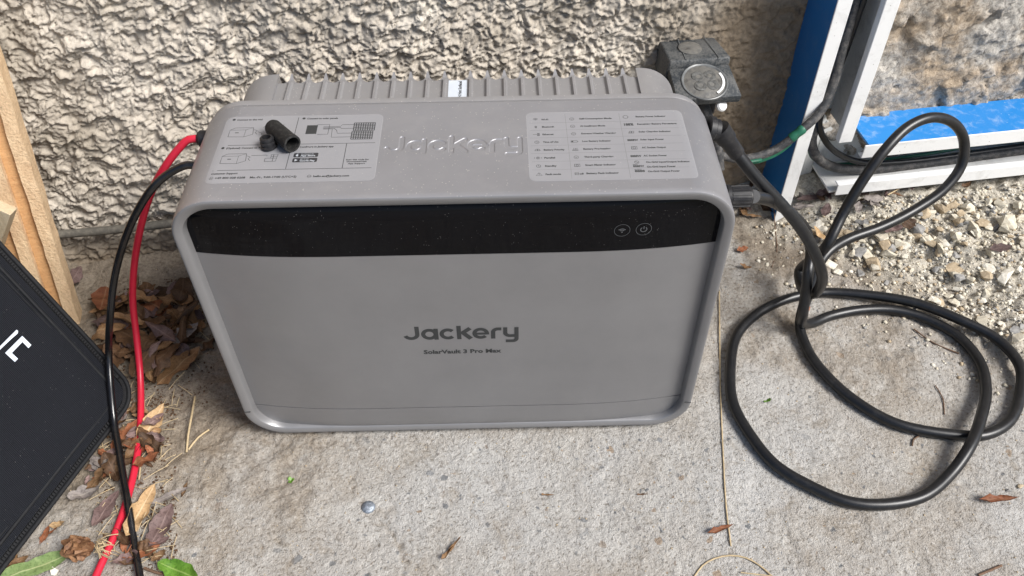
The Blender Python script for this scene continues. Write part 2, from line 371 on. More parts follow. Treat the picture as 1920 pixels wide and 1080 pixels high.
def ground_fields(x, y):
    x = np.asarray(x, float); y = np.asarray(y, float)
    near = (np.abs(x) < 1.6) & (np.abs(y) < 1.6)
    w = sst(1.6, .9, np.maximum(np.abs(x), np.abs(y)))
    d = gravel_d(x, y) + .035*fbm(x, y, .08, 4, 40)
    g = sst(-.03, .035, d)*w
    dw = wall_y(x)-y
    soil = .55*sst(.13, .0, dw) + .75*sst(-.12, -.28, x)*sst(-.14, .10, y) + .42*sst(-.05, -.4, x) + .30*sst(.25, .45, x)*sst(.0, .2, y) + .35*sst(-.09, -.01, d)
    soil = soil + .06 + .34*sst(.05, .55, fbm(x, y, .22, 3, 61))*w
    h = .0014*fbm(x, y, .12, 3, 11) + .00075*fbm(x, y, .009, 3, 23, .65) - .0009*sst(.42, .6, fbm(x, y, .04, 4, 31))
    for path, wd, dp in CRACKS:
        for (ax, ay), (bx, by) in zip(path[:-1], path[1:]):
            m = (x > min(ax, bx)-.02) & (x < max(ax, bx)+.02) & (y > min(ay, by)-.02) & (y < max(ay, by)+.02)
            if not m.any(): continue
            xx, yy = x[m]+.004*fbm(x[m], y[m], .012, 3, 91), y[m]+.004*fbm(x[m], y[m], .012, 3, 92); dx, dy = bx-ax, by-ay; t_ = np.clip(((xx-ax)*dx+(yy-ay)*dy)/(dx*dx+dy*dy), 0, 1)
            dd_ = np.hypot(xx-ax-t_*dx, yy-ay-t_*dy); h[m] = np.minimum(h[m], h[m]*.5-dp*sst(wd, wd*.3, dd_)); soil[m] = np.maximum(soil[m], .5*sst(wd*2.0, wd*.3, dd_))
    rough = .0042*fbm(x, y, .017, 3, 55) + .004*np.abs(fbm(x, y, .03, 2, 57))
    h = h + g*(rough + np.clip(.004+.17*d, 0, .022))
    h = h + .010*sst(.05, -.01, dw)*w + .003*sst(.25, .6, soil)*fbm(x, y, .02, 3, 71)
    return np.where(near, h, 0), g, soil
def gz(x, y): return float(ground_fields(np.array([x]), np.array([y]))[0][0])
xs = axis_pts(-80, -.62, .86, 80, .0019); ys = axis_pts(-80, -.27, .47, 80, .0019)
X, Y = np.meshgrid(xs, ys, indexing='ij'); H, G, S = ground_fields(X.ravel(), Y.ravel())
gnd = mk('ground', np.stack([X.ravel(), Y.ravel(), H], 1), grid_faces(len(xs), len(ys)), M['ground'], None, True)
meta(gnd, kind='structure')
for nm, arr in (('gravel', G), ('soil', S)):
    a = gnd.data.attributes.new(nm, 'FLOAT', 'POINT'); a.data.foreach_set('value', arr.astype(np.float32))

# ------------------------------------------------------------------ walls
WD = np.array([1, WS, 0])/math.hypot(1, WS); WNV = np.array([WS, -1, 0])/math.hypot(1, WS)
def wpt(s, z, h): return np.array([0, .334, 0])[None] + s[:, None]*WD + z[:, None]*np.array([0, 0, 1.]) + h[:, None]*WNV
def make_wall(name, s0, s1, dense, zdense, hfun, mat, label, step):
    ss = axis_pts(s0, max(s0, dense[0]), min(s1, dense[1]), s1, step); zs = axis_pts(-.06, zdense[0], zdense[1], 2.3, step)
    A, B = np.meshgrid(ss, zs, indexing='ij'); a, b = A.ravel(), B.ravel()
    h, soil = hfun(a, b)
    V = wpt(a, b, h); F = grid_faces(len(ss), len(zs)); n = len(V)
    # a solid back: the wall is 0.3 m thick
    t = -.3; back = wpt(np.array([s0, s1, s1, s0]), np.array([-.06, -.06, 2.3, 2.3]), np.full(4, t)); frt = wpt(np.array([s0, s1, s1, s0]), np.array([-.06, -.06, 2.3, 2.3]), np.full(4, -.045))
    V = np.vstack([V, back, frt]); q = np.array([(0, 3, 2, 1), (4, 5, 6, 7), (0, 1, 5, 4), (1, 2, 6, 5), (2, 3, 7, 6), (3, 0, 4, 7)])+n
    o = mk(name, V, np.vstack([F, q]), mat, None, True); meta(o, label, 'wall')
    at_ = o.data.attributes.new('soil', 'FLOAT', 'POINT'); at_.data.foreach_set('value', np.concatenate([soil, np.zeros(8)]).astype(np.float32))
    return o
def render_h(s, z):
    # lumpy thrown render: tongues of mortar dragged down to the right, over a swelling base
    u = s*.86+z*.5; v = -s*.5+z*.86
    wx = u+.008*fbm(s, z, .03, 3, 5); wy = v+.008*fbm(s, z, .03, 3, 6)
    big = fbm(s, z, .16, 2, 1)
    q = fbm(wx, wy*1.7, .030, 4, 13, .6)*1.5+8
    terr = np.floor(q*1.7)+sst(.40, .60, q*1.7-np.floor(q*1.7))          # overlapping tongues of mortar
    terr = terr/1.7-8
    mid = fbm(wx, wy*1.3, .0105, 3, 17, .62)
    lump = .5-np.abs(fbm(wx, wy, .0072, 2, 27, .6))
    fine = fbm(s, z, .0055, 2, 33)
    right = sst(.18, .34, s)                                # smoother, brushed patch beside the trunking
    mid_w = sst(-.25, .05, s)*(1-right)                     # coarser thrown texture towards the middle
    h = .006*big + (1-.75*right)*((.0036-.0015*mid_w)*terr+(.0021+.0010*mid_w)*mid+(.0023+.0010*mid_w)*lump) + .0009*fine + right*.002*fbm(wx, wy, .012, 3, 44)
    soil = .5*sst(.10, -.01, z) + .62*sst(.16, .36, s+.04*fbm(s, z, .1, 3, 66))*sst(.40, .22, z)*1.0 + .22*sst(.1, .3, s) + .2*sst(.1, .02, z)*sst(-.1, -.4, s)
    return h+.004*sst(.06, .0, z), soil
make_wall('rendered_wall', -3.2, .432, (-.64, .432), (-.01, .42), render_h, M['wall'], 'rough cream lime-rendered wall standing behind the grey unit', .0014)
def stone_h(s, z):
    st = fbm(s*.6+z*.8, z*.6-s*.8, .2, 2, 81)
    k = .004*st+.0035*fbm(s, z, .05, 3, 82)+.0016*fbm(s, z, .011, 3, 83)
    ledge = .007*sst(.0, .015, fbm(s+z*.7, z-.4*s, .14, 4, 90))+.004*sst(.0, .01, fbm(s-z*.9, z+.4*s, .10, 4, 94))
    return k+ledge-.004, .0*s
make_wall('stone_wall', .434, 3.4, (.434, .92), (.06, .40), stone_h, M['stone'], 'weathered grey-brown stone wall to the right of the upright white trunking', .0022)

# ------------------------------------------------------------------ cable trunking (blue film still on its outer sides)
def tr(s, d, z):
    """point beside the wall: s along x, d metres out of the wall plane"""
    return np.array([s, wall_y(s), z]) + WNV*d
t = thing('cable_trunking', tuple(tr(.43, .03, 0)), 'upright white cable trunking with dark blue film on its side, open in front', 'trunking')
x0, x1, dep, th = .392, .463, .064, .003
TOP = 1.9
def panel_between(mb, s0, s1, d0, d1, z0, z1): 
    mb.prism([tr(s0, d0, 0), tr(s1, d0, 0), tr(s1, d1, 0), tr(s0, d1, 0)], (0, 0, z0), (0, 0, z1))
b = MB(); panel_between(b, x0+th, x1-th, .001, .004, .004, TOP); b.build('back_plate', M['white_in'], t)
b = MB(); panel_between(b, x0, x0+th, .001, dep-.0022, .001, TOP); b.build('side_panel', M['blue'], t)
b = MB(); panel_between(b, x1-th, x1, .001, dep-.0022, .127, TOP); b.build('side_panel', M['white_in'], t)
b = MB(); panel_between(b, x0-.0006, x0+.0165, dep-.002, dep, .0, TOP); panel_between(b, x0+.0145, x0+.0165, dep-.010, dep-.002, .0, TOP); b.build('lip', M['white'], t, bevel=.0006)
b = MB(); panel_between(b, x1-.0165, x1+.0006, dep-.002, dep, .124, TOP); panel_between(b, x1-.0165, x1-.0145, dep-.010, dep-.002, .124, TOP); b.build('lip', M['white'], t, bevel=.0006)
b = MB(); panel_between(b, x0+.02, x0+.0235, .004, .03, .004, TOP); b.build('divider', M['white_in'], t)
t = thing('cable_trunking', tuple(tr(.8, .03, .04)), 'level white cable trunking along the gravel with bright blue film on top', 'trunking')
def hpanel(mb, sa, sb, d0, d1, z0, z1):
    mb.prism([tr(sa, d0, z0), tr(sa, d1, z0), tr(sa, d1, z1), tr(sa, d0, z1)], (0, 0, 0), tr(sb, 0, 0)-tr(sa, 0, 0))
SA, SB, z0, z1 = .470, 2.4, .041, .117
b = MB(); hpanel(b, SA-.012, SB, .001, .004, z0, z1-.003); b.build('back_plate', M['white_in'], t)
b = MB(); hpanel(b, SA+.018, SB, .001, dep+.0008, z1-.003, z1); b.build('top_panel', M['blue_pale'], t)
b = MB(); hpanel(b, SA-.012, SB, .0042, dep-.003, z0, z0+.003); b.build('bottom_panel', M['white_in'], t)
b = MB(); hpanel(b, SA+.012, SB, dep+.001, dep+.003, z1-.0185, z1+.0006); hpanel(b, SA+.012, SB, dep-.007, dep+.001, z1-.0185, z1-.0165); b.build('lip', M['white'], t, bevel=.0006)
b = MB(); hpanel(b, SA-.006, SB, dep+.001, dep+.003, z0-.0006, z0+.0165); hpanel(b, SA-.006, SB, dep-.007, dep+.001, z0+.0145, z0+.0165); b.build('lip', M['white'], t, bevel=.0006)

# old cables lying in the trunking
def cable(name, P, r, mat, label, cat='cable', n=12, parent=None, step=.006):
    o = MB().tube(P, r, n, step).build(name, mat, parent, True, 40)
    if label: meta(o, label, cat)
    return o
c_out = [tr(.432, .030, 1.8), tr(.434, .028, .60), tr(.4335, .030, .33), at(1583, 80, 'y', .345), at(1562, 160, 'y', .333), at(1538, 210, 'y', .318), at(1500, 246, 'y', .305), at(1462, 276, 'y', .30), at(1425, 292, 'y', .295), at(1385, 298, 'y', .29), at(1345, 289, 'y', .28), at(1310, 275, 'y', .265), at(1270, 268, 'y', .25)]
cable('old_cable', c_out, .0052, M['oldcable'], 'dusty dark cable leaving the upright trunking with green tape on it')
P = spline([c_out[6]+(c_out[5]-c_out[6])*.15, c_out[6], c_out[6]+(c_out[7]-c_out[6])*.45], .003)
tb = MB().tube(P, lambda t_: .0056+.0003*math.sin(t_*9), 14, .003)
Q = spline([c_out[6]*.6+c_out[7]*.4, c_out[7], c_out[8], c_out[9]], .004)
V = []; n_ = len(Q)
for k, p in enumerate(Q):
    w_ = .0028*(1-.5*k/n_); V += [p+np.array([0, -.0045, -.0008]), p+np.array([0, -.0048, -.0050-w_])]
tb.add(V, [(2*k, 2*k+2, 2*k+3, 2*k+1) for k in range(n_-1)])
tape = tb.build('green_tape', M['green'], None, True, 50); meta(tape, 'green tape wrapped round the dusty cable against the blue side', 'tape')
gw = cable('green_wire', [c_out[8]+(0, -.004, -.003), at(1425, 300, 'y', .288), at(1400, 304, 'y', .284), at(1385, 305, 'y', .282)], .0022, M['green'], 'short green wire under the dusty cable behind the unit', 'wire', 8)
cable('old_cable', [tr(.442, .016, 1.8), tr(.444, .014, .6), tr(.441, .016, .33), at(1568, 90, 'y', .36), at(1545, 165, 'y', .36), at(1532, 225, 'y', .355), at(1522, 262, 'y', .35), at(1530, 292, 'y', .352), at(1560, 312, 'y', .358), at(1620, 318, 'y', .366), at(1700, 312, 'y', .378), at(1800, 299, 'y', .39), at(1925, 281, 'y', .405), tr(1.6, .03, .07)], .0062, M['oldcable'], 'thick grey cable bending from upright trunking into level trunking')
cable('old_cable', [tr(.449, .03, 1.8), tr(.451, .03, .6), at(1612, 20, 'y', .352), at(1580, 110, 'y', .352), at(1548, 190, 'y', .35), at(1536, 230, 'y', .348), at(1548, 265, 'y', .35), at(1575, 290, 'y', .356), at(1620, 305, 'y', .366), at(1700, 303, 'y', .38), at(1925, 273, 'y', .408), tr(1.6, .02, .075)], .0040, M['cable'], 'thin black cable bending behind the thick grey one in the trunking')
cable('green_wire', [at(1513, 262, 'y', .368), at(1525, 297, 'y', .372), at(1560, 308, 'y', .376), at(1650, 300, 'y', .385), at(1730, 290, 'y', .393), at(1830, 272, 'y', .405), at(1925, 262, 'y', .415), tr(1.6, .015, .09)], .0024, M['green'], 'green wire running along inside the level trunking', 'wire', 8)

# ------------------------------------------------------------------ home battery unit
W, HH, DD, RAD, ZB = .46, .3223, .1415, .0397, .006
ZT = ZB+HH; CZ = ZB+HH/2
def rrect(w, h, r, k=12, cz=CZ):
    out = []
    for cx, cy, a0 in ((w/2-r, h/2-r, 0), (-w/2+r, h/2-r, 90), (-w/2+r, -h/2+r, 180), (w/2-r, -h/2+r, 270)):
        for i in range(k+1):
            a = math.radians(a0+90*i/k); out.append((cx+r*math.cos(a), cz+cy+r*math.sin(a)))
    return out
def ring(inset, y, k=12, w=W, h=HH, r=RAD, cz=CZ):
    return [(x, y, z) for x, z in rrect(w-2*inset, h-2*inset, max(r-inset, .003), k, cz)]
def loft(mb, rings, skip=None, cap0=False, cap1=False):
    n = len(rings[0]); V = [p for r_ in rings for p in r_]; F = []
    for k in range(len(rings)-1):
        for i in range(n):
            if skip and skip(k, i): continue
            j = (i+1) % n; F.append((k*n+i, k*n+j, (k+1)*n+j, (k+1)*n+i))
    if cap0: F.append(tuple(range(n))[::-1])
    if cap1: F.append(tuple(range((len(rings)-1)*n, len(rings)*n)))
    mb.add(V, F)
unit = thing('home_battery', (0, .09, 0), 'large grey home battery unit with black glossy band, standing on the concrete', 'battery')
Y1, Y2 = .006, .1285
prof = [(.0108, .022), (.0104, .0090), (.0101, .0052), (.0096, .0036), (.0091, .0022), (.0086, .0015), (.0035, .0008), (.0020, .0005), (.0009, .0013), (.0002, .0032), (0, Y1), (0, Y2), (.0004, .1305), (.0016, .1322), (.0028, .1330), (.0040, .1334)]
b = MB(); K = 12
loft(b, [ring(i, y, K) for i, y in prof[8:]], skip=lambda k, i: k == 2 and i == K)
shell = b.build('shell', M['shell'], unit, True, 50)
b = MB(); loft(b, [ring(i, y, K) for i, y in prof[:9]]); b.build('front_rim', M['panel'], unit, True, 50)
b = MB(); loft(b, [ring(.0040, .1334), ring(.0022, .1340), ring(.0018, .1348), ring(.0018, .1405), ring(.0028, DD), ring(.06, DD)], cap1=True)
b.build('rear_flange', M['sink'], unit, True, 40)
# ---- lettering drawn as strokes (millimetres, base line 0)
def arc(cx, cy, r, a0, a1, n=16):
    return [(cx+r*math.cos(math.radians(a0+(a1-a0)*i/n)), cy+r*math.sin(math.radians(a0+(a1-a0)*i/n))) for i in range(n+1)]
LOGO = [([(12.7, 18.8), (12.7, 8.2)] + arc(6.9, 8.0, 5.8, 0, -160), 4.0), (arc(23.9, 7.75, 5.75, 0, 360, 28), 4.0), ([(30.1, 15.5), (30.1, 0)], 4.0),
        (arc(41, 7.75, 5.75, 42, 318, 22), 4.0), ([(51.3, 18.8), (51.3, 0)], 4.0), ([(53.2, 7.6), (61.8, 15.3)], 4.4), ([(55.2, 8.9), (62.2, .4)], 4.6),
        (arc(71.4, 7.75, 5.85, 0, 318, 24), 3.8), ([(66.2, 7.4), (79.2, 7.4)], 2.9), ([(82.9, 0), (82.9, 9.0)] + arc(87.4, 9.0, 4.5, 180, 90, 8) + [(90.6, 13.5)], 4.0),
        ([(94.2, 15.5), (94.2, 8.2)] + arc(98.6, 8.0, 4.4, 180, 270, 8) + [(104.0, 3.6)], 3.8), ([(104.6, 15.5), (104.6, -.4)] + arc(101.2, -.4, 3.4, 0, -90, 8) + [(94.6, -3.8)], 3.8)]
def stroke_quads(P, w):
    P = np.array(P, float); T = np.gradient(P, axis=0); T /= np.linalg.norm(T, axis=1)[:, None]; N = np.stack([-T[:, 1], T[:, 0]], 1)
    # mitre each point
    return P+N*w/2, P-N*w/2
def stroke_mesh(mb, strokes, f, lift0=0., dl=.00002):
    for k, (P, w) in enumerate(strokes):
        a, c = stroke_quads(P, w); n = len(a)
        mb.add([f(p[0], p[1], lift0+k*dl) for p in a]+[f(p[0], p[1], lift0+k*dl) for p in c], [(i+n, i+1+n, i+1, i) for i in range(n-1)])
def dist_strokes(u, v, strokes):
    best = np.full(u.shape, 9e9)
    for P, w in strokes:
        for (ax, ay), (bx, by) in zip(P[:-1], P[1:]):
            dx, dy = bx-ax, by-ay; L = dx*dx+dy*dy+1e-9; t_ = np.clip(((u-ax)*dx+(v-ay)*dy)/L, 0, 1)
            best = np.minimum(best, np.hypot(u-ax-t_*dx, v-ay-t_*dy)-w/2)
    return best
# ---- top plate with the sunk logo
LS = 1.08
gx = np.unique(np.concatenate([np.linspace(-.1903, -.062, 9), np.arange(-.061, .0605, .00038), np.linspace(.062, .1903, 9)])); gy = np.unique(np.concatenate([[Y1], np.linspace(.012, .046, 5), np.arange(.048, .083, .00038), np.linspace(.085, .122, 5), [Y2]]))
A, B = np.meshgrid(gx, gy, indexing='ij'); a, b_ = A.ravel(), B.ravel()
dd = dist_strokes((a+.0578)*1000/LS, (b_-.0578)*1000/LS, LOGO)
hz = ZT-.0007*sst(.22, -.22, dd)
mk('top_plate', np.stack([a, b_, hz], 1), grid_faces(len(gx), len(gy)), M['shell'], unit, True)
# ---- front: bowed panel in three pieces
def py_(x): 
    e = abs(x)/.217; return .0012+.0088*max(0, (e-.42)/.58)**2.4
def front_piece(name, za, zb, mat, off=0.):
    """piece of the bowed front between two heights, cut to the rounded opening"""
    inset = .0103; w, h, r = W-2*inset, HH-2*inset, RAD-inset
    zlo, zhi = CZ-h/2, CZ+h/2; nx = 56; nz = 14 if zb-za > .06 else 12; V = []; F = []
    zs_ = np.linspace(max(za, zlo), min(zb, zhi), nz)
    if za <= zlo: zs_ = np.unique(np.concatenate([zlo+r-r*np.cos(np.linspace(0, math.pi/2, 10)), [zb]])); zs_ = zs_[zs_ <= zb]; zs_ = np.append(zs_[zs_ < zb-1e-6], zb)
    if zb >= zhi: zs_ = np.concatenate([[za], (zhi-r+r*np.sin(np.linspace(0, math.pi/2, 12)))]); zs_ = zs_[zs_ >= za]
    zs_ = np.unique(zs_.round(6)); nz = len(zs_)
    for z in zs_:
        dz = max(zlo+r-z, z-(zhi-r), 0); dz = min(dz, r); hw = w/2-r+math.sqrt(max(r*r-dz*dz, 0))
        hw = max(hw, .02)
        edge = max(0, (z-(zhi-.012))/.012); edge2 = max(0, ((zlo+.008)-z)/.008)
        for i in range(nx+1):
            q = -1+2*i/nx; x = hw*math.copysign(abs(q)**.8, q); V.append((x, py_(x)+.0045*edge**2+.0008*edge2**2+off, z))
    for k in range(nz-1):
        for i in range(nx): a0 = k*(nx+1)+i; F.append((a0, a0+1, a0+nx+2, a0+nx+1))
    # returns along the cut edges so the pieces have thickness
    n = len(V)
    for row in (0, nz-1):
        base = len(V); 
        for i in range(nx+1): p = V[row*(nx+1)+i]; V.append((p[0], p[1]+.004, p[2]))
        for i in range(nx):
            q = (row*(nx+1)+i, row*(nx+1)+i+1, base+i+1, base+i); F.append(q if row else q[::-1])
    return mk(name, V, F, mat, unit, True, 40)
front_piece('display_band', .2650, 1, M['gloss'], -.0003)
fp = front_piece('front_panel', .0474, .2643, M['panel'])
front_piece('lower_panel', -1, .0460, M['panel'])
mk('seam', [(-.2183, py_(.217)+.0018, .04), (.2183, py_(.217)+.0018, .04), (.2183, py_(.217)+.0018, .05), (-.2183, py_(.217)+.0018, .05)], [(0, 1, 2, 3)], M['seam'], unit)
b = MB(); loft(b, [ring(.0127, .0135), ring(.06, .0135)], cap1=True); b.build('backing', M['seam'], unit)
for s in (-1, 1): MB().box((s*.2258-.0032, .0002, .0464), (s*.2258+.0032, .004, .0470)).build('rim_joint', M['seam'], unit)
# ---- front printing
def on_front(x, z, l): return (x, py_(x)-.00012-l, z)
b = MB(); stroke_mesh(b, LOGO, lambda u, v, l: on_front(-.0545+u*.001, .1545+v*.00100, l)); b.build('logo_print', M['print'], fp)
def text_verts(s, size, bold=.04):
    cu = bpy.data.curves.new('t', 'FONT'); cu.body = s; cu.size = size; cu.resolution_u = 2; cu.align_x = 'LEFT'; cu.offset = size*bold
    o = bpy.data.objects.new('t', cu); COL.objects.link(o); dg = bpy.context.evaluated_depsgraph_get(); me = o.evaluated_get(dg).to_mesh()
    V = [tuple(v.co[:2]) for v in me.vertices]; F = [tuple(p.vertices) for p in me.polygons]
    o.evaluated_get(dg).to_mesh_clear(); bpy.data.objects.remove(o); bpy.data.curves.remove(cu); return V, F
def put_text(mb, s, x, y, size, f, width=None, lift=0.):
    V, F = text_verts(s, size)
    if not V: return
    x1_ = max(v[0] for v in V); k = (width/x1_) if width else 1
    mb.add([f(x+v[0]*k, y+v[1], lift) for v in V], F)
b = MB(); put_text(b, 'SolarVault 3 Pro Max', -.0381, .1338, .0078, on_front, .0738); b.build('model_print', M['print'], fp)
# ---- touch buttons on the band
def on_band(x, z, l): return (x, py_(x)-.0003-.0002-l, z)
for cx, kind in ((.1373, 'wifi'), (.1552, 'power')):
    bo = MB(); n = 36
    R0, R1 = .0063, .0066
    bo.add([on_band(cx+r*math.cos(2*math.pi*i/n), .2877+r*math.sin(2*math.pi*i/n), 0) for r in (R0, R1) for i in range(n)], [(i, (i+1) % n, n+(i+1) % n, n+i) for i in range(n)])
    ob = bo.build('touch_button', M['ring'], unit)
    bi = MB(); fun = lambda u, v, l: on_band(cx+u, .2877+v, l+.00002)
    if kind == 'wifi':
        stroke_mesh(bi, [(arc(0, -.0019, .0036, 40, 140, 10), .0007), (arc(0, -.0019, .0022, 40, 140, 8), .0007), (arc(0, -.0018, .00035, 0, 360, 10), .0007)], fun, 0, .00001)
    else:
        stroke_mesh(bi, [(arc(0, -.0002, .0026, 125, 415, 18), .0006), ([(0, .0032), (0, .0002)], .0006)], fun, 0, .00001)
    bi.build('icon', M['ring'], ob)
# ---- labels on the top
def on_top(s, y, l):
    s0 = W/2-RAD; 
    if abs(s) <= s0: return (s, y, ZT+.00012+l)
    a = (abs(s)-s0)/RAD; return (math.copysign(s0+(RAD+l+.00012)*math.sin(a), s), y, ZT-RAD+(RAD+.00012+l)*math.cos(a))
def sheet(mb, x0, x1, y0, y1, r, f, l, nx=24):
    # rounded label
    pts = []
    for cx, cy, a0 in ((x1-r, y1-r, 0), (x0+r, y1-r, 90), (x0+r, y0+r, 180), (x1-r, y0+r, 270)):
        for i in range(6): a = math.radians(a0+18*i); pts.append((cx+r*math.cos(a), cy+r*math.sin(a)))
    xs_ = sorted(set([round(p[0], 6) for p in pts]+list(np.linspace(x0, x1, nx).round(6)))); V = []; F = []
    for x in xs_:
        dx = max(x0+r-x, x-(x1-r), 0); hy = (y1-y0)/2-r+math.sqrt(max(r*r-dx*dx, 0)); cy = (y0+y1)/2
        V += [f(x, cy-hy, l), f(x, cy+hy, l)]
    for i in range(len(xs_)-1): F.append((2*i, 2*i+2, 2*i+3, 2*i+1))
    mb.add(V, F)
def rect(mb, x0, x1, y0, y1, f, l=0.): mb.add([f(x0, y0, l), f(x1, y0, l), f(x1, y1, l), f(x0, y1, l)], [(0, 1, 2, 3)])
def line(mb, P, w, f, l=0.):
    Q = []
    for a_, c_ in zip(P[:-1], P[1:]):
        k = max(1, int(math.hypot(c_[0]-a_[0], c_[1]-a_[1])/.005)) if len(P) == 2 else 1
        Q += [(a_[0]+(c_[0]-a_[0])*i/k, a_[1]+(c_[1]-a_[1])*i/k) for i in range(k)]
    stroke_mesh(mb, [(Q+[P[-1]], w)], f, l)
def label_sheet(x0, x1, y0, y1, lab):
    b = MB(); sheet(b, x0-.0004, x1+.0004, y0-.0004, y1+.0004, .006, on_top, 0); e = b.build('label_edge', M['filmedge'], unit)
    b = MB(); sheet(b, x0, x1, y0, y1, .0056, on_top, .00004); o = b.build('label_sheet', M['film'], unit); o['label'] = lab; return o
TL_ = .00008
ft = lambda x, y, l: on_top(x, y, l+TL_)
L1 = label_sheet(-.1985, -.0630, .0225, .1125, 'pale printed instruction label with four steps')
b = MB(); t_ = .0005
for P in ([(-.1363, .1103), (-.1363, .0390)], [(-.190, .0720), (-.0665, .0720)], [(-.1955, .0386), (-.0665, .0384)], [(-.0903, .0716), (-.0903, .0386)]): line(b, P, t_, ft)
# outline drawings of the unit
for ox, oy in ((-.1925, .0841), (-.1915, .0477)):
    for P in ([(0, 0), (.0135, -.0005), (.0135, .0095), (0, .0095), (0, 0)], [(0, .0095), (.004, .0125), (.0195, .0125), (.0135, .0095)], [(.0195, .0125), (.0205, .003), (.0135, -.0005)], [(.0205, .0095), (.0235, .008), (.022, .0055), (.024, .003)]): line(b, [(ox+u, oy+v) for u, v in P], .00042, ft, .00002)
    line(b, [(ox+.005, oy+.0055), (ox+.008, oy+.0055)], .0009, ft, .00002)
line(b, [(-.1680, .0905), (-.1645, .0885), (-.1645, .0858), (-.1560, .0858)], .00042, ft, .00001); line(b, [(-.1645, .0965), (-.1628, .0995), (-.1500, .0995), (-.1470, .100)], .00042, ft, .00001)
line(b, [(-.1675, .0575), (-.1545, .0578), (-.1545, .0562)], .00042, ft, .00001)
for P in ([(-.1555, .0492), (-.1465, .0492), (-.1455, .0584), (-.1510, .0584), (-.1510, .0535), (-.1555, .0535), (-.1555, .0492)], [(-.1510, .056), (-.146, .056)], [(-.1510, .0535), (-.1462, .0535)], [(-.1490, .0584), (-.1490, .0492)]): line(b, P, .00042, ft, .00002)
# inverter and two panels
for P in ([(-.1190, .0992), (-.1080, .0992), (-.1080, .0852), (-.1170, .0852)], [(-.1130, .0960), (-.0985, .0960), (-.0970, .0985), (-.0868, .0985)], [(-.1130, .0945), (-.0985, .0945), (-.0970, .0930), (-.0868, .0930)], [(-.1130, .0935), (-.1035, .0935), (-.1010, .0905), (-.1000, .0862), (-.0878, .0862)], [(-.1130, .0925), (-.1050, .0925), (-.1045, .0808), (-.0878, .0808)]): line(b, P, .00045, ft, .00002)
rect(b, -.1272, -.1180, .0860, .0985, ft, .00003)
for x0_, x1_, y0_, y1_ in ((-.0868, -.0688, .0897, .1007), (-.0876, -.0698, .0774, .0884)):
    for i in range(10): u = x0_+(x1_-x0_)*i/9; line(b, [(u, y0_), (u, y1_)], .0007, ft, .00004)
    for j in range(6): v = y0_+(y1_-y0_)*j/5; line(b, [(x0_, v), (x1_, v)], .0007, ft, .00005)
for x, y in ((-.1922, .1088), (-.1316, .1088), (-.1934, .0686), (-.1323, .0686)):
    b.add([ft(x+.0014*math.cos(a), y+.0014*math.sin(a), .00001) for a in np.linspace(0, 2*math.pi, 13)[:-1]], [tuple(range(12))])
def ring_icon(mb, x, y, r, f, w=.0003): line(mb, [(x+r*math.cos(a), y+r*math.sin(a)) for a in np.linspace(0, 2*math.pi, 17)], w, f, .00001)
ring_icon(b, -.1945, .0289, .0016, ft); line(b, [(-.1950, .0296), (-.1946, .0286), (-.1938, .0282)], .0005, ft, .00003); ring_icon(b, -.1157, .0289, .0016, ft); line(b, [(-.117, .0289), (-.1144, .0289)], .00042, ft, .00003)
b.build('diagram_print', M['print'], L1)
b = MB()
for s, x, y, z, w in (('Connect to the grid', -.1895, .1074, .0030, .0220), ('Connect to solar panels', -.1288, .1074, .0030, .0268), ('(Optional) Connect to AC socket', -.1905, .0671, .0030, .0390), ('Configure in Jackery app', -.1293, .0670, .0030, .0285),
        ('Customer Support', -.1957, .0335, .0030, .0215), ('+49 800 028 0208', -.1915, .0278, .0032, .0245), ('Mo.-Fr., 9:00-17:00 (UTC+2)', -.1634, .0278, .0032, .0375), ('hello.eu@jackery.com', -.1125, .0278, .0032, .0290),
        ('Scan this code for', -.0884, .0488, .0023, .0190), ('Download/Visit', -.0876, .0462, .0023, .0165), ('App Support', -.0862, .0436, .0023, .0140)):
    b = MB(); put_text(b, s, x, y, z, ft, w); b.build('text_line', M['print'], L1)
for y in (.0541, .0474):
    b = MB(); sheet(b, -.1325, -.1122, y, y+.0056, .0012, ft, 0, 8); bd = b.build('badge', M['black_print'], L1)
    b2 = MB(); f2 = lambda x, yy, l: on_top(x, yy, l+.00012)
    if y > .05:
        put_text(b2, 'Download on the', -.1265, y+.0036, .0013, f2, .0105); put_text(b2, 'App Store', -.1265, y+.0010, .0027, f2, .0120)
        b2.add([f2(-.1295+.0012*math.cos(a)*(1 if abs(a) > .5 else .75), y+.0025+.0014*math.sin(a), 0) for a in np.linspace(-math.pi, math.pi, 15)[:-1]], [tuple(range(14))])
        line(b2, [(-.1296, y+.0041), (-.1290, y+.0049)], .0004, f2)
    else:
        put_text(b2, 'GET IT ON', -.1265, y+.0036, .0013, f2, .0070); put_text(b2, 'Google Play', -.1265, y+.0010, .0027, f2, .0125)
        b2.add([f2(-.1307, y+.0012, 0), f2(-.1282, y+.0028, 0), f2(-.1307, y+.0044, 0)], [(0, 1, 2)])
    b2.build('badge_text', M['icon'], L1)
L2 = label_sheet(.0620, .1970, .0175, .1105, 'pale printed label with three columns of status symbols')
bi = MB()
def tline(s_, x, y, size, f, w): q = MB(); put_text(q, s_, x, y, size, f, w); q.build('text_line', M['print'], L2)
def rline(P): q = MB(); line(q, P, .00022, ft, .00002); q.build('rule_line', M['rule'], L2)
def sym(mb):
    if mb.V: mb.build('symbol', M['print'], L2)
    return MB()
rows = [.1005-.0107*k for k in range(8)]
C1 = ['Wi-Fi', 'Bluetooth', 'Ethernet', 'Time of Use', 'Battery Priority', 'Parallel', 'Standby', 'Fault mode']
C2 = ['Self-Consumption Mode', 'AI Intelligent Mode', 'Extreme Weather Warning', 'Low Battery Indicator', 'Battery Pre-heating', 'Third-party Charging', 'Smart Meter Indicator', 'Battery Pack Indicator']
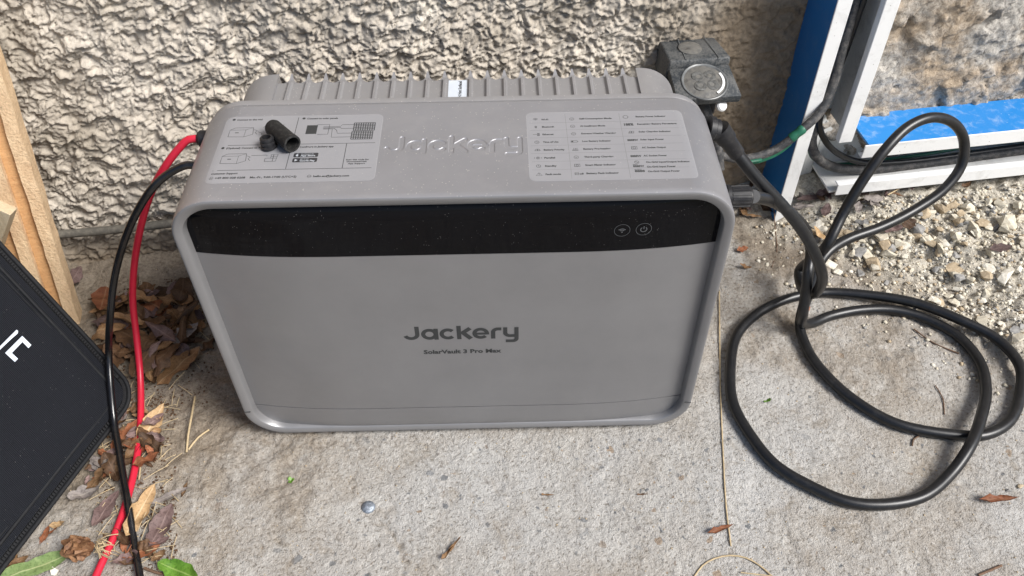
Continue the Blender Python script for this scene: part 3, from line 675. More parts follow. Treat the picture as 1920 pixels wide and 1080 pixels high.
C3 = ['Battery Power Indicator', 'Remaining Battery Percentage', 'Solar Charging Indicator', 'Solar Input Power', 'AC Socket Output', 'AC Socket Power']
W1 = [.0060, .0105, .0095, .0130, .0175, .0090, .0096, .0125]; W2 = [.0280, .0215, .0295, .0242, .0228, .0242, .0250, .0262]; W3 = [.0262, .0340, .0275, .0200, .0200, .0192]
for k in range(8):
    tline(C1[k], .0746, rows[k]-.0010, .0029, ft, W1[k]); tline(C2[k], .1075, rows[k]-.0008, .0029, ft, W2[k])
    if k < 6: tline(C3[k], .1565, rows[k]+.0008-.0003*k, .0029, ft, W3[k])
    if k: rline([(.0640, rows[k]+.0058), (.1955, rows[k]+.0060)])
for s, y, w in (('On-Grid Input/Output Indicator', .0378, .0360), ('On-Grid Input Power', .0318, .0235), ('On-Grid Output Power', .0258, .0258)): tline(s, .1573, y, .0029, ft, w)
rline([(.0955, .108), (.0955, .0190)]); rline([(.1425, .108), (.1425, .0190)])
for k in range(8):
    bi = sym(bi); x, y = .0695, rows[k]
    if k == 0: 
        for r in (.0030, .0020, .0009): line(bi, arc(x, y-.0013, r, 45, 135, 6), .00045, ft)
    elif k == 1: line(bi, [(x-.0012, y-.0009), (x+.0010, y+.0009), (x, y+.0018), (x, y-.0018), (x+.0010, y-.0009), (x-.0012, y+.0009)], .00042, ft)
    elif k == 2:
        line(bi, [(x-.003, y), (x+.0005, y)], .0004, ft)
        for q in (-.0014, 0, .0014): rect(bi, x+.0006, x+.0028, y+q-.0004, y+q+.0004, ft, .00001)
    elif k == 4: line(bi, arc(x, y-.001, .0022, 0, 180, 8)+[(x+.0022, y-.001)], .00042, ft); line(bi, [(x-.0022, y-.001), (x+.0022, y-.001)], .00042, ft, .00001); line(bi, [(x, y+.0012), (x, y-.001)], .0005, ft, .00002)
    elif k == 5: ring_icon(bi, x, y, .0015, ft); line(bi, [(x-.003, y+.0007), (x-.003, y-.0007)], .0004, ft); line(bi, [(x+.003, y+.0007), (x+.003, y-.0007)], .0004, ft); rect(bi, x-.0006, x+.0006, y-.0006, y+.0006, ft, .00002)
    elif k == 7: line(bi, [(x, y+.0020), (x-.0026, y-.0014), (x+.0026, y-.0014), (x, y+.0020)], .0004, ft); rect(bi, x-.0002, x+.0002, y-.0006, y+.0008, ft, .00002)
    else: ring_icon(bi, x, y, .0018, ft, .00035); line(bi, [(x, y+.0010), (x, y), (x+.0008, y-.0004)], .00042, ft, .00002)
    bi = sym(bi); x = .1010
    if k == 3: line(bi, [(x-.0028, y-.0011), (x+.0024, y-.0011), (x+.0024, y+.0011), (x-.0028, y+.0011), (x-.0028, y-.0011)], .00042, ft); rect(bi, x-.0024, x-.0010, y-.0007, y+.0007, ft, .00001); rect(bi, x+.0026, x+.0031, y-.0005, y+.0005, ft, .00001)
    elif k == 4: line(bi, [(x-.0024, y-.0008), (x+.0024, y-.0008), (x+.0024, y-.0017), (x-.0024, y-.0017), (x-.0024, y-.0008)], .00042, ft); [line(bi, [(x+q, y-.0002), (x+q+.0004, y+.0015)], .00042, ft) for q in (-.0014, 0, .0012)]
    elif k == 6: line(bi, [(x-.0022, y-.0016), (x+.0022, y-.0016), (x+.0022, y+.0016), (x-.0022, y+.0016), (x-.0022, y-.0016)], .00046, ft); ring_icon(bi, x, y, .0010, ft, .0004)
    elif k == 7: line(bi, [(x-.0026, y-.0013), (x+.0004, y-.0013), (x+.0004, y+.0013), (x-.0026, y+.0013), (x-.0026, y-.0013)], .00042, ft); line(bi, [(x-.0026, y), (x+.0004, y)], .00042, ft, .00001); put_text(bi, 'x8', x+.0012, y-.0011, .0028, ft, .0032)
    else: ring_icon(bi, x, y, .0019, ft, .0003); line(bi, [(x-.0008, y+.0005), (x, y-.0008), (x+.0008, y+.0005)], .0004, ft, .00002)
    bi = sym(bi); x = .1478; y = rows[k]+.0014-.0002*k
    if k == 0: ring_icon(bi, x, y+.0002, .0022, ft, .00035)
    elif k == 1: put_text(bi, '188%', x-.0032, y-.0016, .0048, ft, .0088)
    elif k == 2: line(bi, [(x, y-.0016), (x+.0044, y-.0016), (x+.0048, y+.0012), (x+.0010, y+.0012), (x, y-.0016)], .0004, ft); line(bi, [(x+.0006, y-.0002), (x+.0046, y-.0002)], .00042, ft, .00001); line(bi, [(x+.0024, y-.0016), (x+.0028, y+.0012)], .00042, ft, .00002)
    elif k in (3, 5): put_text(bi, '8888W', x-.0022, y-.0016, .0036, ft, .0090)
    elif k == 4: line(bi, [(x, y-.0020), (x+.0046, y-.0020), (x+.0046, y+.0016), (x, y+.0016), (x, y-.0020)], .00046, ft); ring_icon(bi, x+.0023, y-.0002, .0012, ft, .0004)
bi = sym(bi); ring_icon(bi, .1498, .0390, .0018, ft, .00035); line(bi, [(.1488, .0400), (.1508, .0380)], .00042, ft, .00002)
bi = sym(bi); put_text(bi, 'INPUT', .1462, .0354, .0013, ft, .004); put_text(bi, '8888W', .1462, .0326, .0034, ft, .0090); bi = sym(bi); put_text(bi, 'OUTPUT', .1468, .0292, .0013, ft, .006); put_text(bi, '8888', .1468, .0262, .0036, ft, .0082)
bi = sym(bi)
# ---- heat sink
HW, HY1, HZT = .207, .1765, .3235
def hring(inset, y): return ring(inset, y, 10, HW*2, .29, .036, HZT-.145)
sink = MB(); n_ = 11
# solid end shoulders reach further back than the ribbed middle
def half(side):
    pts = [(x, z) for x, z in rrect(HW*2, .29, .036, 10, HZT-.145)]
    xi = .1675
    out = [(x, z) for x, z in pts if x > xi] if side > 0 else [(x, z) for x, z in pts if x < -xi]
    if side > 0: out = sorted(out, key=lambda p: p[1]); out = [(xi, HZT-.29)]+out+[(xi, HZT)]
    else: out = sorted(out, key=lambda p: -p[1]); out = [(-xi, HZT)]+out+[(-xi, HZT-.29)]
    return out
for sd_ in (1, -1):
    pl = half(sd_); bm_ = MB(); bm_.prism([(x, 0, z) for x, z in pl][::1], (0, DD-.001, 0), (0, .1875, 0)); o = bm_.build('heat_sink_shoulder', M['sink'], unit, True, 30)
b = MB(); b.box((-.1674, DD-.001, HZT-.287), (.1674, HY1, HZT-.0028)); b.build('heat_sink_base', M['sink'], unit)
# one fin: ridge along the top and a blade down the back, with fillets at the root
def fin_mesh():
    b = MB(); t1_, t2_ = .0009, .0026; zt, zf = HZT+.0002, HZT-.0027
    b.prism([(-t2_, 0, zf), (t2_, 0, zf), (t1_*1.2, 0, zf+.0012), (t1_, 0, zt), (-t1_, 0, zt), (-t1_*1.2, 0, zf+.0012)], (0, DD+.0005, 0), (0, HY1, 0))
    yb = HY1+.0112
    prof_ = [(-.0066, HY1), (-.0040, HY1+.0018), (-.0022, HY1+.0050), (-t1_, yb-.001), (-t1_*.6, yb), (t1_*.6, yb), (t1_, yb-.001), (.0022, HY1+.0050), (.0040, HY1+.0018), (.0066, HY1)]
    n = len(prof_); V = [(x, y, HZT-.285) for x, y in prof_]+[(x, y, zf+(.0029 if abs(x) < .0012 else 0)) for x, y in prof_]
    b.add(V, [tuple(range(n))]+[tuple(range(n, 2*n))[::-1]]+[(i, n+i, n+i+1, i+1) for i in range(n-1)])
    return b
f0 = None
for k in range(10):
    for s in (-1, 1):
        x = s*(.0121+.0159*k)
        if f0 is None: f0 = fin_mesh().build('fin', M['sink'], unit); f0.location.x = x
        else:
            o = f0.copy(); COL.objects.link(o); o.parent = unit; o.location.x = x; WL[o.name] = wloc(unit)
b = MB(); zl = HZT-.0026
b.add([(-.0082, DD+.0015, zl), (.0090, DD+.0015, zl), (.0090, HY1-.0005, zl), (-.0082, HY1-.0005, zl)], [(0, 1, 2, 3)]); wl_ = b.build('warning_label', M['white_label'], unit)
b = MB(); V, F = text_verts('CAUTION Hot Surface!', .0042); mx = max(v[0] for v in V)
b.add([(.0040-v[1], DD-.010+v[0]*.043/mx, zl+.0001) for v in V if True], F)
for i, v in enumerate(b.V): b.V[i] = (v[0], max(v[1], DD+.0018), v[2])
b.build('warning_print', M['black_print'], wl_)
# feet under the unit
for x in (-.145, -.075, .075, .145):
    for y in (.014, .12): MB().box((x-.02, y-.009, .0005), (x+.02, y+.009, .0085)).build('foot', M['rubber'], unit, bevel=.0015)
# sockets at the sides
b = MB(); b.lathe((.2285, .036, .292), (1, 0, 0), [(0, .0105), (.003, .0105), (.004, .0088), (.019, .0088), (.0212, .0080), (.022, .0066)], 24)
for i in range(14):
    a = 2*math.pi*i/14; c, s_ = math.cos(a), math.sin(a); e = np.array([0, c, s_]); f_ = np.array([0, -s_, c]); o_ = np.array([.2325, .036, .292])
    b.prism([o_+e*.0084-f_*.0011, o_+e*.0094-f_*.0008, o_+e*.0094+f_*.0008, o_+e*.0084+f_*.0011], (0, 0, 0), (.0155, 0, 0))
b.build('cable_gland', M['rubber'], unit, True, 30)
b = MB(); b.lathe((.2270, .122, .300), (1, 0, -.25), [(0, .012), (.005, .012), (.006, .0105), (.010, .0105)], 24); b.build('ac_socket', M['rubber'], unit, True, 30)
for yy, zz in ((.1255, .2965), (.090, .293)):
    b = MB(); L_ = .0075 if yy > .1 else .002; b.lathe((-.2265, yy, zz), (-1, 0, .05), [(0, .0078), (L_, .0078), (L_+.001, .0066), (L_+.002, .0060)], 20); b.build('cable_socket', M['rubber'], unit, True, 30)

# ------------------------------------------------------------------ cap and grommet lying on the unit
def cap_axis():
    a = at(512, 240, 'z', ZT+.0075); c = at(543, 266, 'z', ZT+.0078); return a, c
ca, cc = cap_axis(); ax = cc-ca; L = np.linalg.norm(ax); ax /= L
zc = ZT+.0002+.0076
ca[2] = cc[2] = zc
b = MB(); b.lathe(ca-ax*.003, ax, [(.0004, .002), (0, .0045), (.0012, .0066), (.0035, .0074), (L+.0035, .0074), (L+.0045, .0077), (L+.0075, .0077), (L+.0078, .0073), (L+.0078, .0060), (L-.006, .0058), (L-.0062, .003)], 28, True)
o = b.build('rubber_tube', dusty('dusty_black_cap', (.008, .008, .008), amount=.2, rough=.75, scale=300), None, True, 40); meta(o, 'black rubber tube with one closed end lying on the printed label', 'tube')
g = at(503, 270, 'z', ZT+.004); gaxis = np.array([-.05, .12, 1.])
b = MB(); b.lathe((g[0], g[1], ZT+.0003), gaxis, [(0, .0060), (.0005, .0068), (.0022, .0068), (.0026, .0058), (.0040, .0058), (.0044, .0063), (.0058, .0063), (.0062, .0055), (.0075, .0055), (.0079, .0060), (.0094, .0058), (.0100, .0050), (.0100, .0036), (.0020, .0034)], 28)
o = b.build('rubber_grommet', M['rubber'], None, True, 40); meta(o, 'small ribbed black rubber grommet standing beside the rubber tube', 'grommet')

# ------------------------------------------------------------------ flood lamp on the wall
lamp = thing('flood_lamp', (.26, .345, .2), 'weathered dark solar flood lamp with round dusty lens beside the unit corner', 'lamp')
def lp(x, y, z): return (x, y, z)
hz0 = .248
b = MB()
poly = [(.222, .376, hz0-.006), (.226, .362, hz0-.001), (.229, .3185, hz0+.001), (.229, .3165, hz0-.006), (.222, .3185, hz0-.030), (.222, .376, hz0-.034)]
V = [np.array(p) for p in poly]; V2 = [p+np.array([.070 if p[1] < .33 else .064, .0075, 0]) for p in V]
n = len(V); b.add(V+V2, [tuple(range(n)), tuple(range(n, 2*n))[::-1]]+[(i, n+i, n+(i+1) % n, (i+1) % n) for i in range(n)])
b.build('housing', M['lamp'], lamp, True, 40, bevel=.0022, seg=3)
# tilted face with its own frame
FA = np.array([.2285, .3155, hz0-.0065]); FB = np.array([.2975, .3230, hz0-.0065]); FC = np.array([.2330, .2720, .2290]); FDv = np.array([.3055, .2790, .2290])
fn = np.cross(FB-FA, FC-FA); fn /= np.linalg.norm(fn); fn = fn if fn[2] > 0 else -fn
b = MB(); b.prism([FA, FB, FDv, FC], (0, 0, 0), -fn*.011); b.build('face_plate', M['lamp'], lamp, True, 40, bevel=.0018, seg=2)
fc = (FA+FB+FC+FDv)/4+(FB-FA)*.0
b = MB(); b.lathe(fc, fn, [(-.001, .0260), (.0012, .0260), (.0016, .0252), (.0010, .0236), (.0004, .0232)], 40, False); b.build('lens_ring', M['lensring'], lamp, True, 40)
b = MB(); b.lathe(fc, fn, [(.0004, .0233), (.0016, .019), (.0028, .012), (.0032, .004), (.0032, .0005)], 40); lens = b.build('lens', M['lens'], lamp, True, 40)
fu = (FB-FA)/np.linalg.norm(FB-FA); fv = np.cross(fn, fu)
for a_ in (45, 135, 225, 315):
    c_ = fc+fu*.0095*math.cos(math.radians(a_))+fv*.0095*math.sin(math.radians(a_))
    q = MB(); q.lathe(c_, fn, [(.0020, .0072), (.0030, .0070), (.0036, .0050), (.0030, .0030), (.0026, .0012)], 20); q.build('led_reflector', M['led'], lens, True, 40)
q = MB(); q.add([fc+fn*.0026+fu*r*math.cos(math.radians(a_))+fv*r*math.sin(math.radians(a_)) for r in (.0195, .0222) for a_ in range(-62, 30, 8)], [(i, i+1, i+13, i+12) for i in range(11)]); q.build('lens_glint', M['white'], lens)  # pale crescent drawn on as a reflection in the lens
tc_ = np.array([.2560, .3455, hz0+.0004])
b = MB(); b.lathe(tc_, (0, 0, 1), [(-.001, .0135), (.0012, .0132), (.002, .011), (.0024, .006)], 32); b.build('sensor_disc', M['lens'], lamp, True, 40)
for xa, xb in ((.245, .247), (.276, .285)):
    b = MB(); p = [np.array([xa, .3715, hz0+.0002]), np.array([xa+.0008, .3715, hz0+.0002]), np.array([xb+.0008, .321, hz0+.0013]), np.array([xb, .321, hz0+.0013])]; b.prism(p, (0, 0, 0), (0, 0, .0005)); b.build('moulded_line', M['lensring'], lamp)
b = MB(); b.box((.262, .288, .195), (.270, .300, .222)); b.box((.240, .300, .190), (.285, .380, .214)); b.build('bracket', M['rubber'], lamp, bevel=.002)
b = MB(); b.lathe((.285, .285, .212), (.3, -.6, .5), [(0, .006), (.004, .0065), (.006, .005)], 16); b.build('bracket_knob', M['white'], lamp, True, 40)
cable('lamp_stem', [np.array([.270, .297, .205]), np.array([.277, .285, .190]), np.array([.286, .272, .170]), np.array([.292, .262, .140])], .0062, M['oldcable'], None, parent=lamp)

# ------------------------------------------------------------------ conduit on the wall
cable('wall_conduit', [np.array([-1.6, wall_y(-1.6)-.016, .035])]+[at(px, py, 'y', wall_y(x_)-.016) for px, py, x_ in ((60, 444, -.55), (105, 440, -.50), (200, 432, -.44), (320, 419, -.37), (420, 408, -.3))]+[np.array([-.15, wall_y(-.15)-.016, .085])], .0052, M['conduit'], 'dusty grey conduit running low along the rendered wall', 'conduit', 14)

# ------------------------------------------------------------------ wooden boards leaning at the left
wb0 = at(149, 604, 'z', .0); wb1 = at(0, 126, 'y', .212); e = wb1-wb0; e /= np.linalg.norm(e)
uL = np.array([-.97, -.24, 0]); uL -= e*(uL@e); uL /= np.linalg.norm(uL); nF = np.cross(uL, e); nF = nF if nF[1] < 0 else -nF
boards = thing('wooden_panel', tuple(wb0), 'leaning orange wooden panel with two pale sawn rails on its edge', 'panel')
def strip(name, u0, u1, n0, n1, mat, top=1.25, fuzz=0, bev=.0006):  # top: unseen upper length, made tall to block sky from the left
    N = 90 if fuzz else 1; V = []; F = []
    for k in range(N+1):
        c = wb0+e*(-.01+k*(top+.01)/N); j = (lambda: random.uniform(-fuzz, fuzz)) if fuzz else (lambda: 0)
        V += [c+uL*(u0+j())+nF*(n0), c+uL*(u1+j())+nF*(n0), c+uL*(u1+j())+nF*(n1+j()*.5), c+uL*(u0+j())+nF*(n1+j()*.5)]
    for k in range(N):
        for i in range(4): a0 = 4*k; F.append((a0+i, a0+(i+1) % 4, a0+4+(i+1) % 4, a0+4+i))
    F += [(3, 2, 1, 0), tuple(4*N+i for i in range(4))]
    return mk(name, V, F, mat, boards)
strip('rail', 0, .0125, -.022, .0012, M['wood_edge'], fuzz=.0006)
strip('groove_strip', .0127, .0262, -.022, -.0055, M['wood_face'])
strip('rail', .0264, .0390, -.022, .0022, M['wood_edge'], fuzz=.0006)
strip('board', .0392, .62, -.022, -.0035, M['wood_face'])
# short batten end standing behind the black bag
bA = at(33, 390, 'y', .150); bB = at(19.5, 403, 'y', .128); bd = at(-40, 376, 'y', .140)-bB; e2 = at(6, 468, 'y', .160)-bA; e2 *= (bA[2]-.004)/-e2[2]
b = MB(); b.prism([bA, bB, bB+bd, bA+bd], (0, 0, 0), e2)
o = b.build('wood_batten', M['wood_pale'], None, bevel=.0008); meta(o, 'pale sawn batten end standing between the black bag and the boards', 'batten')

# ------------------------------------------------------------------ black fabric bag (folded panel) at the left
B0 = at(262, 736, 'z', .010); B1 = at(0, 1078, 'z', .010); B2 = at(0, 452, 'z', .19)
ea = (B1-B0); ea /= np.linalg.norm(ea); eb = (B2-B0); eb /= np.linalg.norm(eb); bn = np.cross(eb, ea); bn /= np.linalg.norm(bn)
if bn[2] < 0: bn = -bn
bag = thing('fabric_bag', tuple(B0), 'black woven fabric folding panel leaning at the left with pale mark', 'bag')
LA, LB, TH, RC = .52, .46, .028, .026
def bag_outline(ins=0, k=8):
    pts = []; r = RC-ins*.6
    ang = math.acos(float(ea@eb))
    # corner at origin rounded, others plain rounded
    for (ca_, cb_), a0 in (((r+ins, r+ins), 180), ((LA-r-ins, r+ins), 270), ((LA-r-ins, LB-r-ins), 0), ((r+ins, LB-r-ins), 90)):
        for i in range(k+1): a = math.radians(a0+90*i/k); pts.append((ca_+r*math.cos(a), cb_+r*math.sin(a)))
    return pts
def bp(u, v, h): return B0+ea*u+eb*v+bn*h
b = MB(); o0 = bag_outline(0); o1 = bag_outline(.004); o2 = bag_outline(.012)
loft(b, [[bp(*p, -TH) for p in o1], [bp(*p, -TH+.004) for p in o0], [bp(*p, -.004) for p in o0], [bp(*p, -.0012) for p in o1], [bp(*p, 0) for p in o2]], cap0=True, cap1=False)
b.build('edge_gusset', M['binding'], bag, True, 50)
# face: soft, slightly uneven cloth with uv along the weave
nu, nv = 60, 60; V = []; F = []; UV = []
for i in range(nu+1):
    for j in range(nv+1):
        u = .010+(LA-.02)*i/nu; v = .010+(LB-.02)*j/nv
        # keep inside the rounded corner
        if u < RC and v < RC:
            dx, dy = RC-u, RC-v; m_ = math.hypot(dx, dy); lim = RC-.010
            if m_ > lim: u, v = RC-dx/m_*lim, RC-dy/m_*lim
        hgt = .0020+.0030*math.sin(u*17)*math.sin(v*15+.6)+.0014*math.sin(u*41+v*23)+.0012*math.sin(u*9-v*60+2*math.sin(u*20)); edge = min(u, v, LA-u, LB-v); hgt *= min(1, edge/.04)
        V.append(bp(u, v, hgt+.0004)); UV.append((u*3.2, v*3.2))
F = [tuple(r) for r in grid_faces(nu+1, nv+1)]
fo = mk('front_cloth', V, F, M['fabric'], bag, True)
uvl = fo.data.uv_layers.new(name='UVMap'); 
for lp_ in fo.data.loops: uvl.data[lp_.index].uv = UV[lp_.vertex_index]
# which way do the faces look? make them face the camera
if (np.array(fo.data.polygons[0].normal)@bn) < 0: fo.data.flip_normals()
# piping, zip tape and stitch lines round the edge
def bag_path(ins, h): 
    pts = bag_outline(ins, 8); pts = pts[18:]+pts[:18] if False else pts
    return [bp(*p, h) for p in pts]+[bp(*pts[0], h)]
def along_v(u, h, v0, v1, n=16): return [bp(u, v0+(v1-v0)*k/n, h) for k in range(n+1)]
corner = lambda ins, h: [bp(*p, h) for p in bag_outline(ins, 8)[:9]]
def edge_path(ins, h): return [bp(ins, LB-.03-k*.04, h) for k in range(int((LB-.06)/.04)+1)]+corner(ins, h)+[bp(.06+k*.04, ins, h) for k in range(int((LA-.1)/.04)+1)]
MB().tube(edge_path(.0015, -.001), .0024, 10, .004).build('piping', M['binding'], bag, True, 60)
MB().tube(edge_path(.0190, .0014), .0018, 8, .004).build('seam_cord', M['binding'], bag, True, 60)
MB().tube(edge_path(.0235, .0012), .0008, 6, .004).build('stitch_line', M['binding'], bag, True, 60)
# zip teeth along the upper edge
zm = MB(); P = spline(edge_path(.0075, .0006), .003)
for k in range(0, len(P)-1):
    d = P[k+1]-P[k]; d /= np.linalg.norm(d); sde = np.cross(bn, d); c = P[k]
    q = lambda a_, b_: c+d*a_+sde*b_
    zm.prism([q(-.0009, -.0016), q(.0009, -.0016), q(.0009, .0016), q(-.0009, .0016)], -bn*.001, bn*.0012)
zo = zm.build('zip_teeth', M['binding'], bag); zo['kind'] = 'stuff'
# pale mark printed on the cloth, following the edges
def on_bag(px, py):
    d = AX_F*FPX+AX_R*(px-960)-AX_U*(py-540); t_ = ((B0-CAM)@bn)/(d@bn); return CAM+d*t_+bn*.0062
def flat_mark(pts):
    P_ = [on_bag(0+x/4.5, 560+y/4.5) for x, y in pts]; b = MB(); b.prism(P_, (0, 0, 0), bn*.0004); return b.build('printed_mark', M['white_print'], bag)
flat_mark([(-220, 600), (-190, 630), (-30, 440), (75, 340), (100, 320), (122, 300), (125, 280), (112, 270)])
flat_mark([(16, 465), (98, 540), (124, 514), (72, 465), (162, 372), (212, 424), (237, 398), (160, 322)])

# ------------------------------------------------------------------ solar leads
def zp(px, py, z): return at(px, py, 'z', z)
red = [np.array([-.2330, .1255, .2968]), np.array([-.2440, .1240, .2975]), zp(335, 279, .290), zp(308, 315, .272), zp(283, 362, .24), zp(264, 425, .195), zp(252, 495, .145), zp(249, 565, .097), zp(257, 640, .052), zp(263, 705, .022), zp(264, 775, .0065), zp(259, 840, .0060), zp(247, 905, .0058), zp(222, 985, .0065), zp(180, 1080, .0058), zp(150, 1150, .0058)]
b = cable('solar_cable', red, .0036, M['red'], 'red solar cable running from the unit down over the leaves', n=14, step=.004)
def bagz(px, py, off): 
    d = AX_F*FPX+AX_R*(px-960)-AX_U*(py-540); t_ = ((B0+bn*off-CAM)@bn)/(d@bn); return CAM+d*t_
blk = [np.array([-.2270, .090, .2930]), np.array([-.2370, .0892, .2955]), zp(322, 322, .290), zp(290, 348, .278), zp(258, 395, .252), zp(232, 455, .215), zp(214, 525, .17), zp(206, 600, .125), bagz(204, 660, .016), bagz(207, 720, .010), bagz(214, 790, .009), zp(224, 850, .013), zp(233, 905, .0105), zp(240, 945, .0135), zp(250, 1010, .0065), zp(262, 1080, .0056), zp(275, 1150, .0056)]
cable('solar_cable', blk, .0036, M['cable_thin'], 'thin black solar cable draped across the black bag edge', n=14, step=.004)

# ------------------------------------------------------------------ coiled power cable
def yp(px, py, y): return at(px, py, 'y', y)
RC_ = .0059; g0 = .0066
pc = [np.array([.238, .1215, .2975]), zp(1352, 248, .289), zp(1378, 281, .276), zp(1420, 332, .250), zp(1468, 390, .215), zp(1508, 440, .178), zp(1532, 485, .145), zp(1543, 520, .110), zp(1534, 548, .074), zp(1515, 552, .046), zp(1500, 535, .032), zp(1500, 508, .034),
      zp(1522, 487, .062), yp(1548, 458, .178), yp(1580, 402, .198), yp(1612, 345, .214), yp(1655, 284, .232), yp(1700, 240, .25), yp(1745, 220, .265), yp(1784, 230, .274), yp(1806, 264, .276), yp(1803, 308, .268), yp(1772, 352, .252), yp(1718, 392, .234), yp(1650, 424, .214), yp(1590, 450, .196), yp(1552, 474, .180), yp(1530, 506, .166), yp(1514, 548, .152), zp(1503, 585, .022), zp(1499, 612, .010),
      zp(1508, 640, g0), zp(1530, 680, g0), zp(1590, 742, g0), zp(1680, 792, g0), zp(1780, 815, g0), zp(1845, 815, g0), zp(1892, 792, g0), zp(1915, 745, g0), zp(1911, 688, g0+.004), zp(1872, 640, g0+.006), zp(1800, 598, g0+.009), zp(1710, 568, g0+.008), zp(1620, 554, g0+.004), zp(1540, 550, g0), zp(1475, 560, g0), zp(1418, 588, g0), zp(1382, 632, g0), zp(1370, 690, g0), zp(1377, 755, g0), zp(1405, 815, g0), zp(1455, 870, g0), zp(1520, 913, g0), zp(1590, 938, g0), zp(1660, 944, g0), zp(1730, 928, g0), zp(1785, 888, g0+.003), zp(1822, 838, g0+.011), zp(1841, 785, g0+.011), zp(1847, 730, g0+.003), zp(1835, 680, g0), zp(1800, 632, g0), zp(1745, 600, g0-.001), zp(1680, 583, g0), zp(1615, 581, g0), zp(1560, 591, g0), zp(1522, 605, .010), zp(1506, 606, .022), zp(1507, 585, .045),
      yp(1509, 545, .128), yp(1513, 505, .138), yp(1518, 470, .158), yp(1511, 436, .168), yp(1490, 405, .155), yp(1458, 383, .125), yp(1424, 373, .085), yp(1398, 369, .054), np.array([.253, .0375, .2905])]
rj = random.Random(4); pc = [p if k in (0, len(pc)-1) else p+np.array([rj.uniform(-.0016, .0016), rj.uniform(-.0016, .0016), 0]) for k, p in enumerate(pc)]
cable('power_cable', pc, RC_, M['cable'], 'thick black power cable coiled on the floor, right of the unit', n=16, step=.004)
cuff = MB(); cuff.lathe((.2405, .122, .2965), pc[2]-np.array([.2405, .122, .2965]), [(-.004, .0095), (.010, .0092), (.013, .0078), (.030, .0074), (.032, .0066)], 20); o = cuff.build('cable_plug', M['rubber'], None, True, 35); meta(o, 'black plug of the thick cable at the unit\'s rear right corner', 'plug')

# ------------------------------------------------------------------ leaves
def leaf_mesh(seed, ratio=.42, curl=.6, bend=.5, wav=.08):
    R = random.Random(seed); nu, nv = 14, 6; V = []; F = []; UV = []
    ph = R.uniform(0, 6); tw = R.uniform(-.5, .5)
    for i in range(nu+1):
        t_ = i/nu; w = ratio*.5*(math.sin(math.pi*min(1, t_**.85))**.75)*(1+.10*math.sin(t_*19+ph)+R.uniform(-.16, .12)) + .004
        a = bend*(t_-.5); cx = math.sin(a)/bend if bend else t_-.5; cz = (1-math.cos(a))/bend if bend else 0
        for j in range(nv+1):
            s = -1+2*j/nv; x = cx; cw = curl*(1+.4*math.sin(t_*5+ph)); y = w*math.sin(s*cw)/max(cw, .01); z = cz + w*(1-math.cos(s*cw))/max(cw, .01)*.9
            z += wav*w*math.sin(t_*13+s*2+ph)+.02*math.sin(t_*7+ph*2)+tw*y*(t_-.5)+R.uniform(-.012, .012)
            V.append((x, y, z)); UV.append((t_, j/nv))
    # stalk
    m = 0
    F = [tuple(q) for q in grid_faces(nu+1, nv+1)]
    zmin = min(v[2] for v in V); V = [(x, y, z-zmin) for x, y, z in V]
    me = bpy.data.meshes.new('leaf'); me.from_pydata(V, [], F); me.update(); uv = me.uv_layers.new(name='UVMap')
    for lp_ in me.loops: uv.data[lp_.index].uv = UV[lp_.vertex_index]
    me.polygons.foreach_set('use_smooth', [True]*len(me.polygons)); return me
LM = {}
def leaf(px, py, size, ang, col, kind=0, lift=.001, tilt=(0, 0), label=None, group=None, name='dry_leaf', flip=False):
    key = (kind, col, random.randrange(3))
    if key not in LM:
        ratio, curl, bend, wav = [(.42, .5, .5, .1), (.36, 1.0, .9, .15), (.5, .35, .3, .12), (.30, 1.5, .6, .2), (.45, .8, 1.4, .25), (.25, 1.9, .8, .3), (.55, .7, .7, .3), (.22, .5, .4, .08)][kind]
        LM[key] = leaf_mesh(kind*10+len(LM), ratio, curl, bend, wav); LM[key].materials.append(M['leaf'][col])
    p = at(px, py, 'z', .004); x, y = p[0], p[1]
    o = bpy.data.objects.new(name, LM[key]); COL.objects.link(o); o.scale = (size, size*random.uniform(.9, 1.1), size)
    o.location = (x, y, gz(x, y)+lift+(size*.18 if flip else 0)); o.rotation_euler = (math.radians(tilt[0])+(math.pi if flip else 0), math.radians(tilt[1]), math.radians(ang)); return meta(o, label, 'leaf', group)
# single leaves that can be told apart
leaf(338, 690, .062, 50, 'brown', 2, .008, (-10, -8), 'broad brown leaf nearest the unit in the pile on its left')
leaf(291, 690, .034, -15, 'tan', 2, .008, (6, 4), 'oval tan leaf beside the red cable in the pile')
leaf(350, 634, .040, 55, 'grey', 2, .012, (10, 5), 'grey-brown leaf behind the broad brown leaf by the unit')
leaf(281, 800, .058, 75, 'tan', 1, .004, (18, 0), 'curled tan leaf beside the red cable below the bag corner')
leaf(240, 815, .045, 62, 'rust', 0, .004, (0, 0), 'rust-coloured leaf between the two thin cables')
leaf(262, 960, .062, 80, 'tan', 1, .006, (25, 5), 'long curled tan leaf right of the black cable crossing')
leaf(303, 985, .046, 78, 'purple', 0, .004, (10, 0), 'purple-grey leaf at the right edge of the lower leaves')
leaf(200, 955, .042, 70, 'purple', 0, .004, (0, 0), 'dull purple leaf left of the red cable')
leaf(318, 928, .040, 30, 'grey', 7, .003, (4, 4), 'thin grey leaf pointing right on bare concrete')
leaf(286, 835, .036, -40, 'dark', 4, .004, (10, 10), 'folded dark leaf below the straw stalks')
leaf(212, 880, .040, -55, 'dark', 4, .004, (0, 15), 'crumpled dark leaf at the edge of the bag')
leaf(146, 527, .034, 88, 'purple', 0, .010, (55, 5), 'dark purple leaf standing against the wall beside the wooden panel')
leaf(266, 1035, .036, 20, 'rust', 6, .002, (0, 0), 'flat rust leaf scrap by the bottom of the red cable')
leaf(160, 925, .034, 20, 'grey', 4, .003, (8, 0), 'shrivelled grey leaf under the bag\'s lower edge')
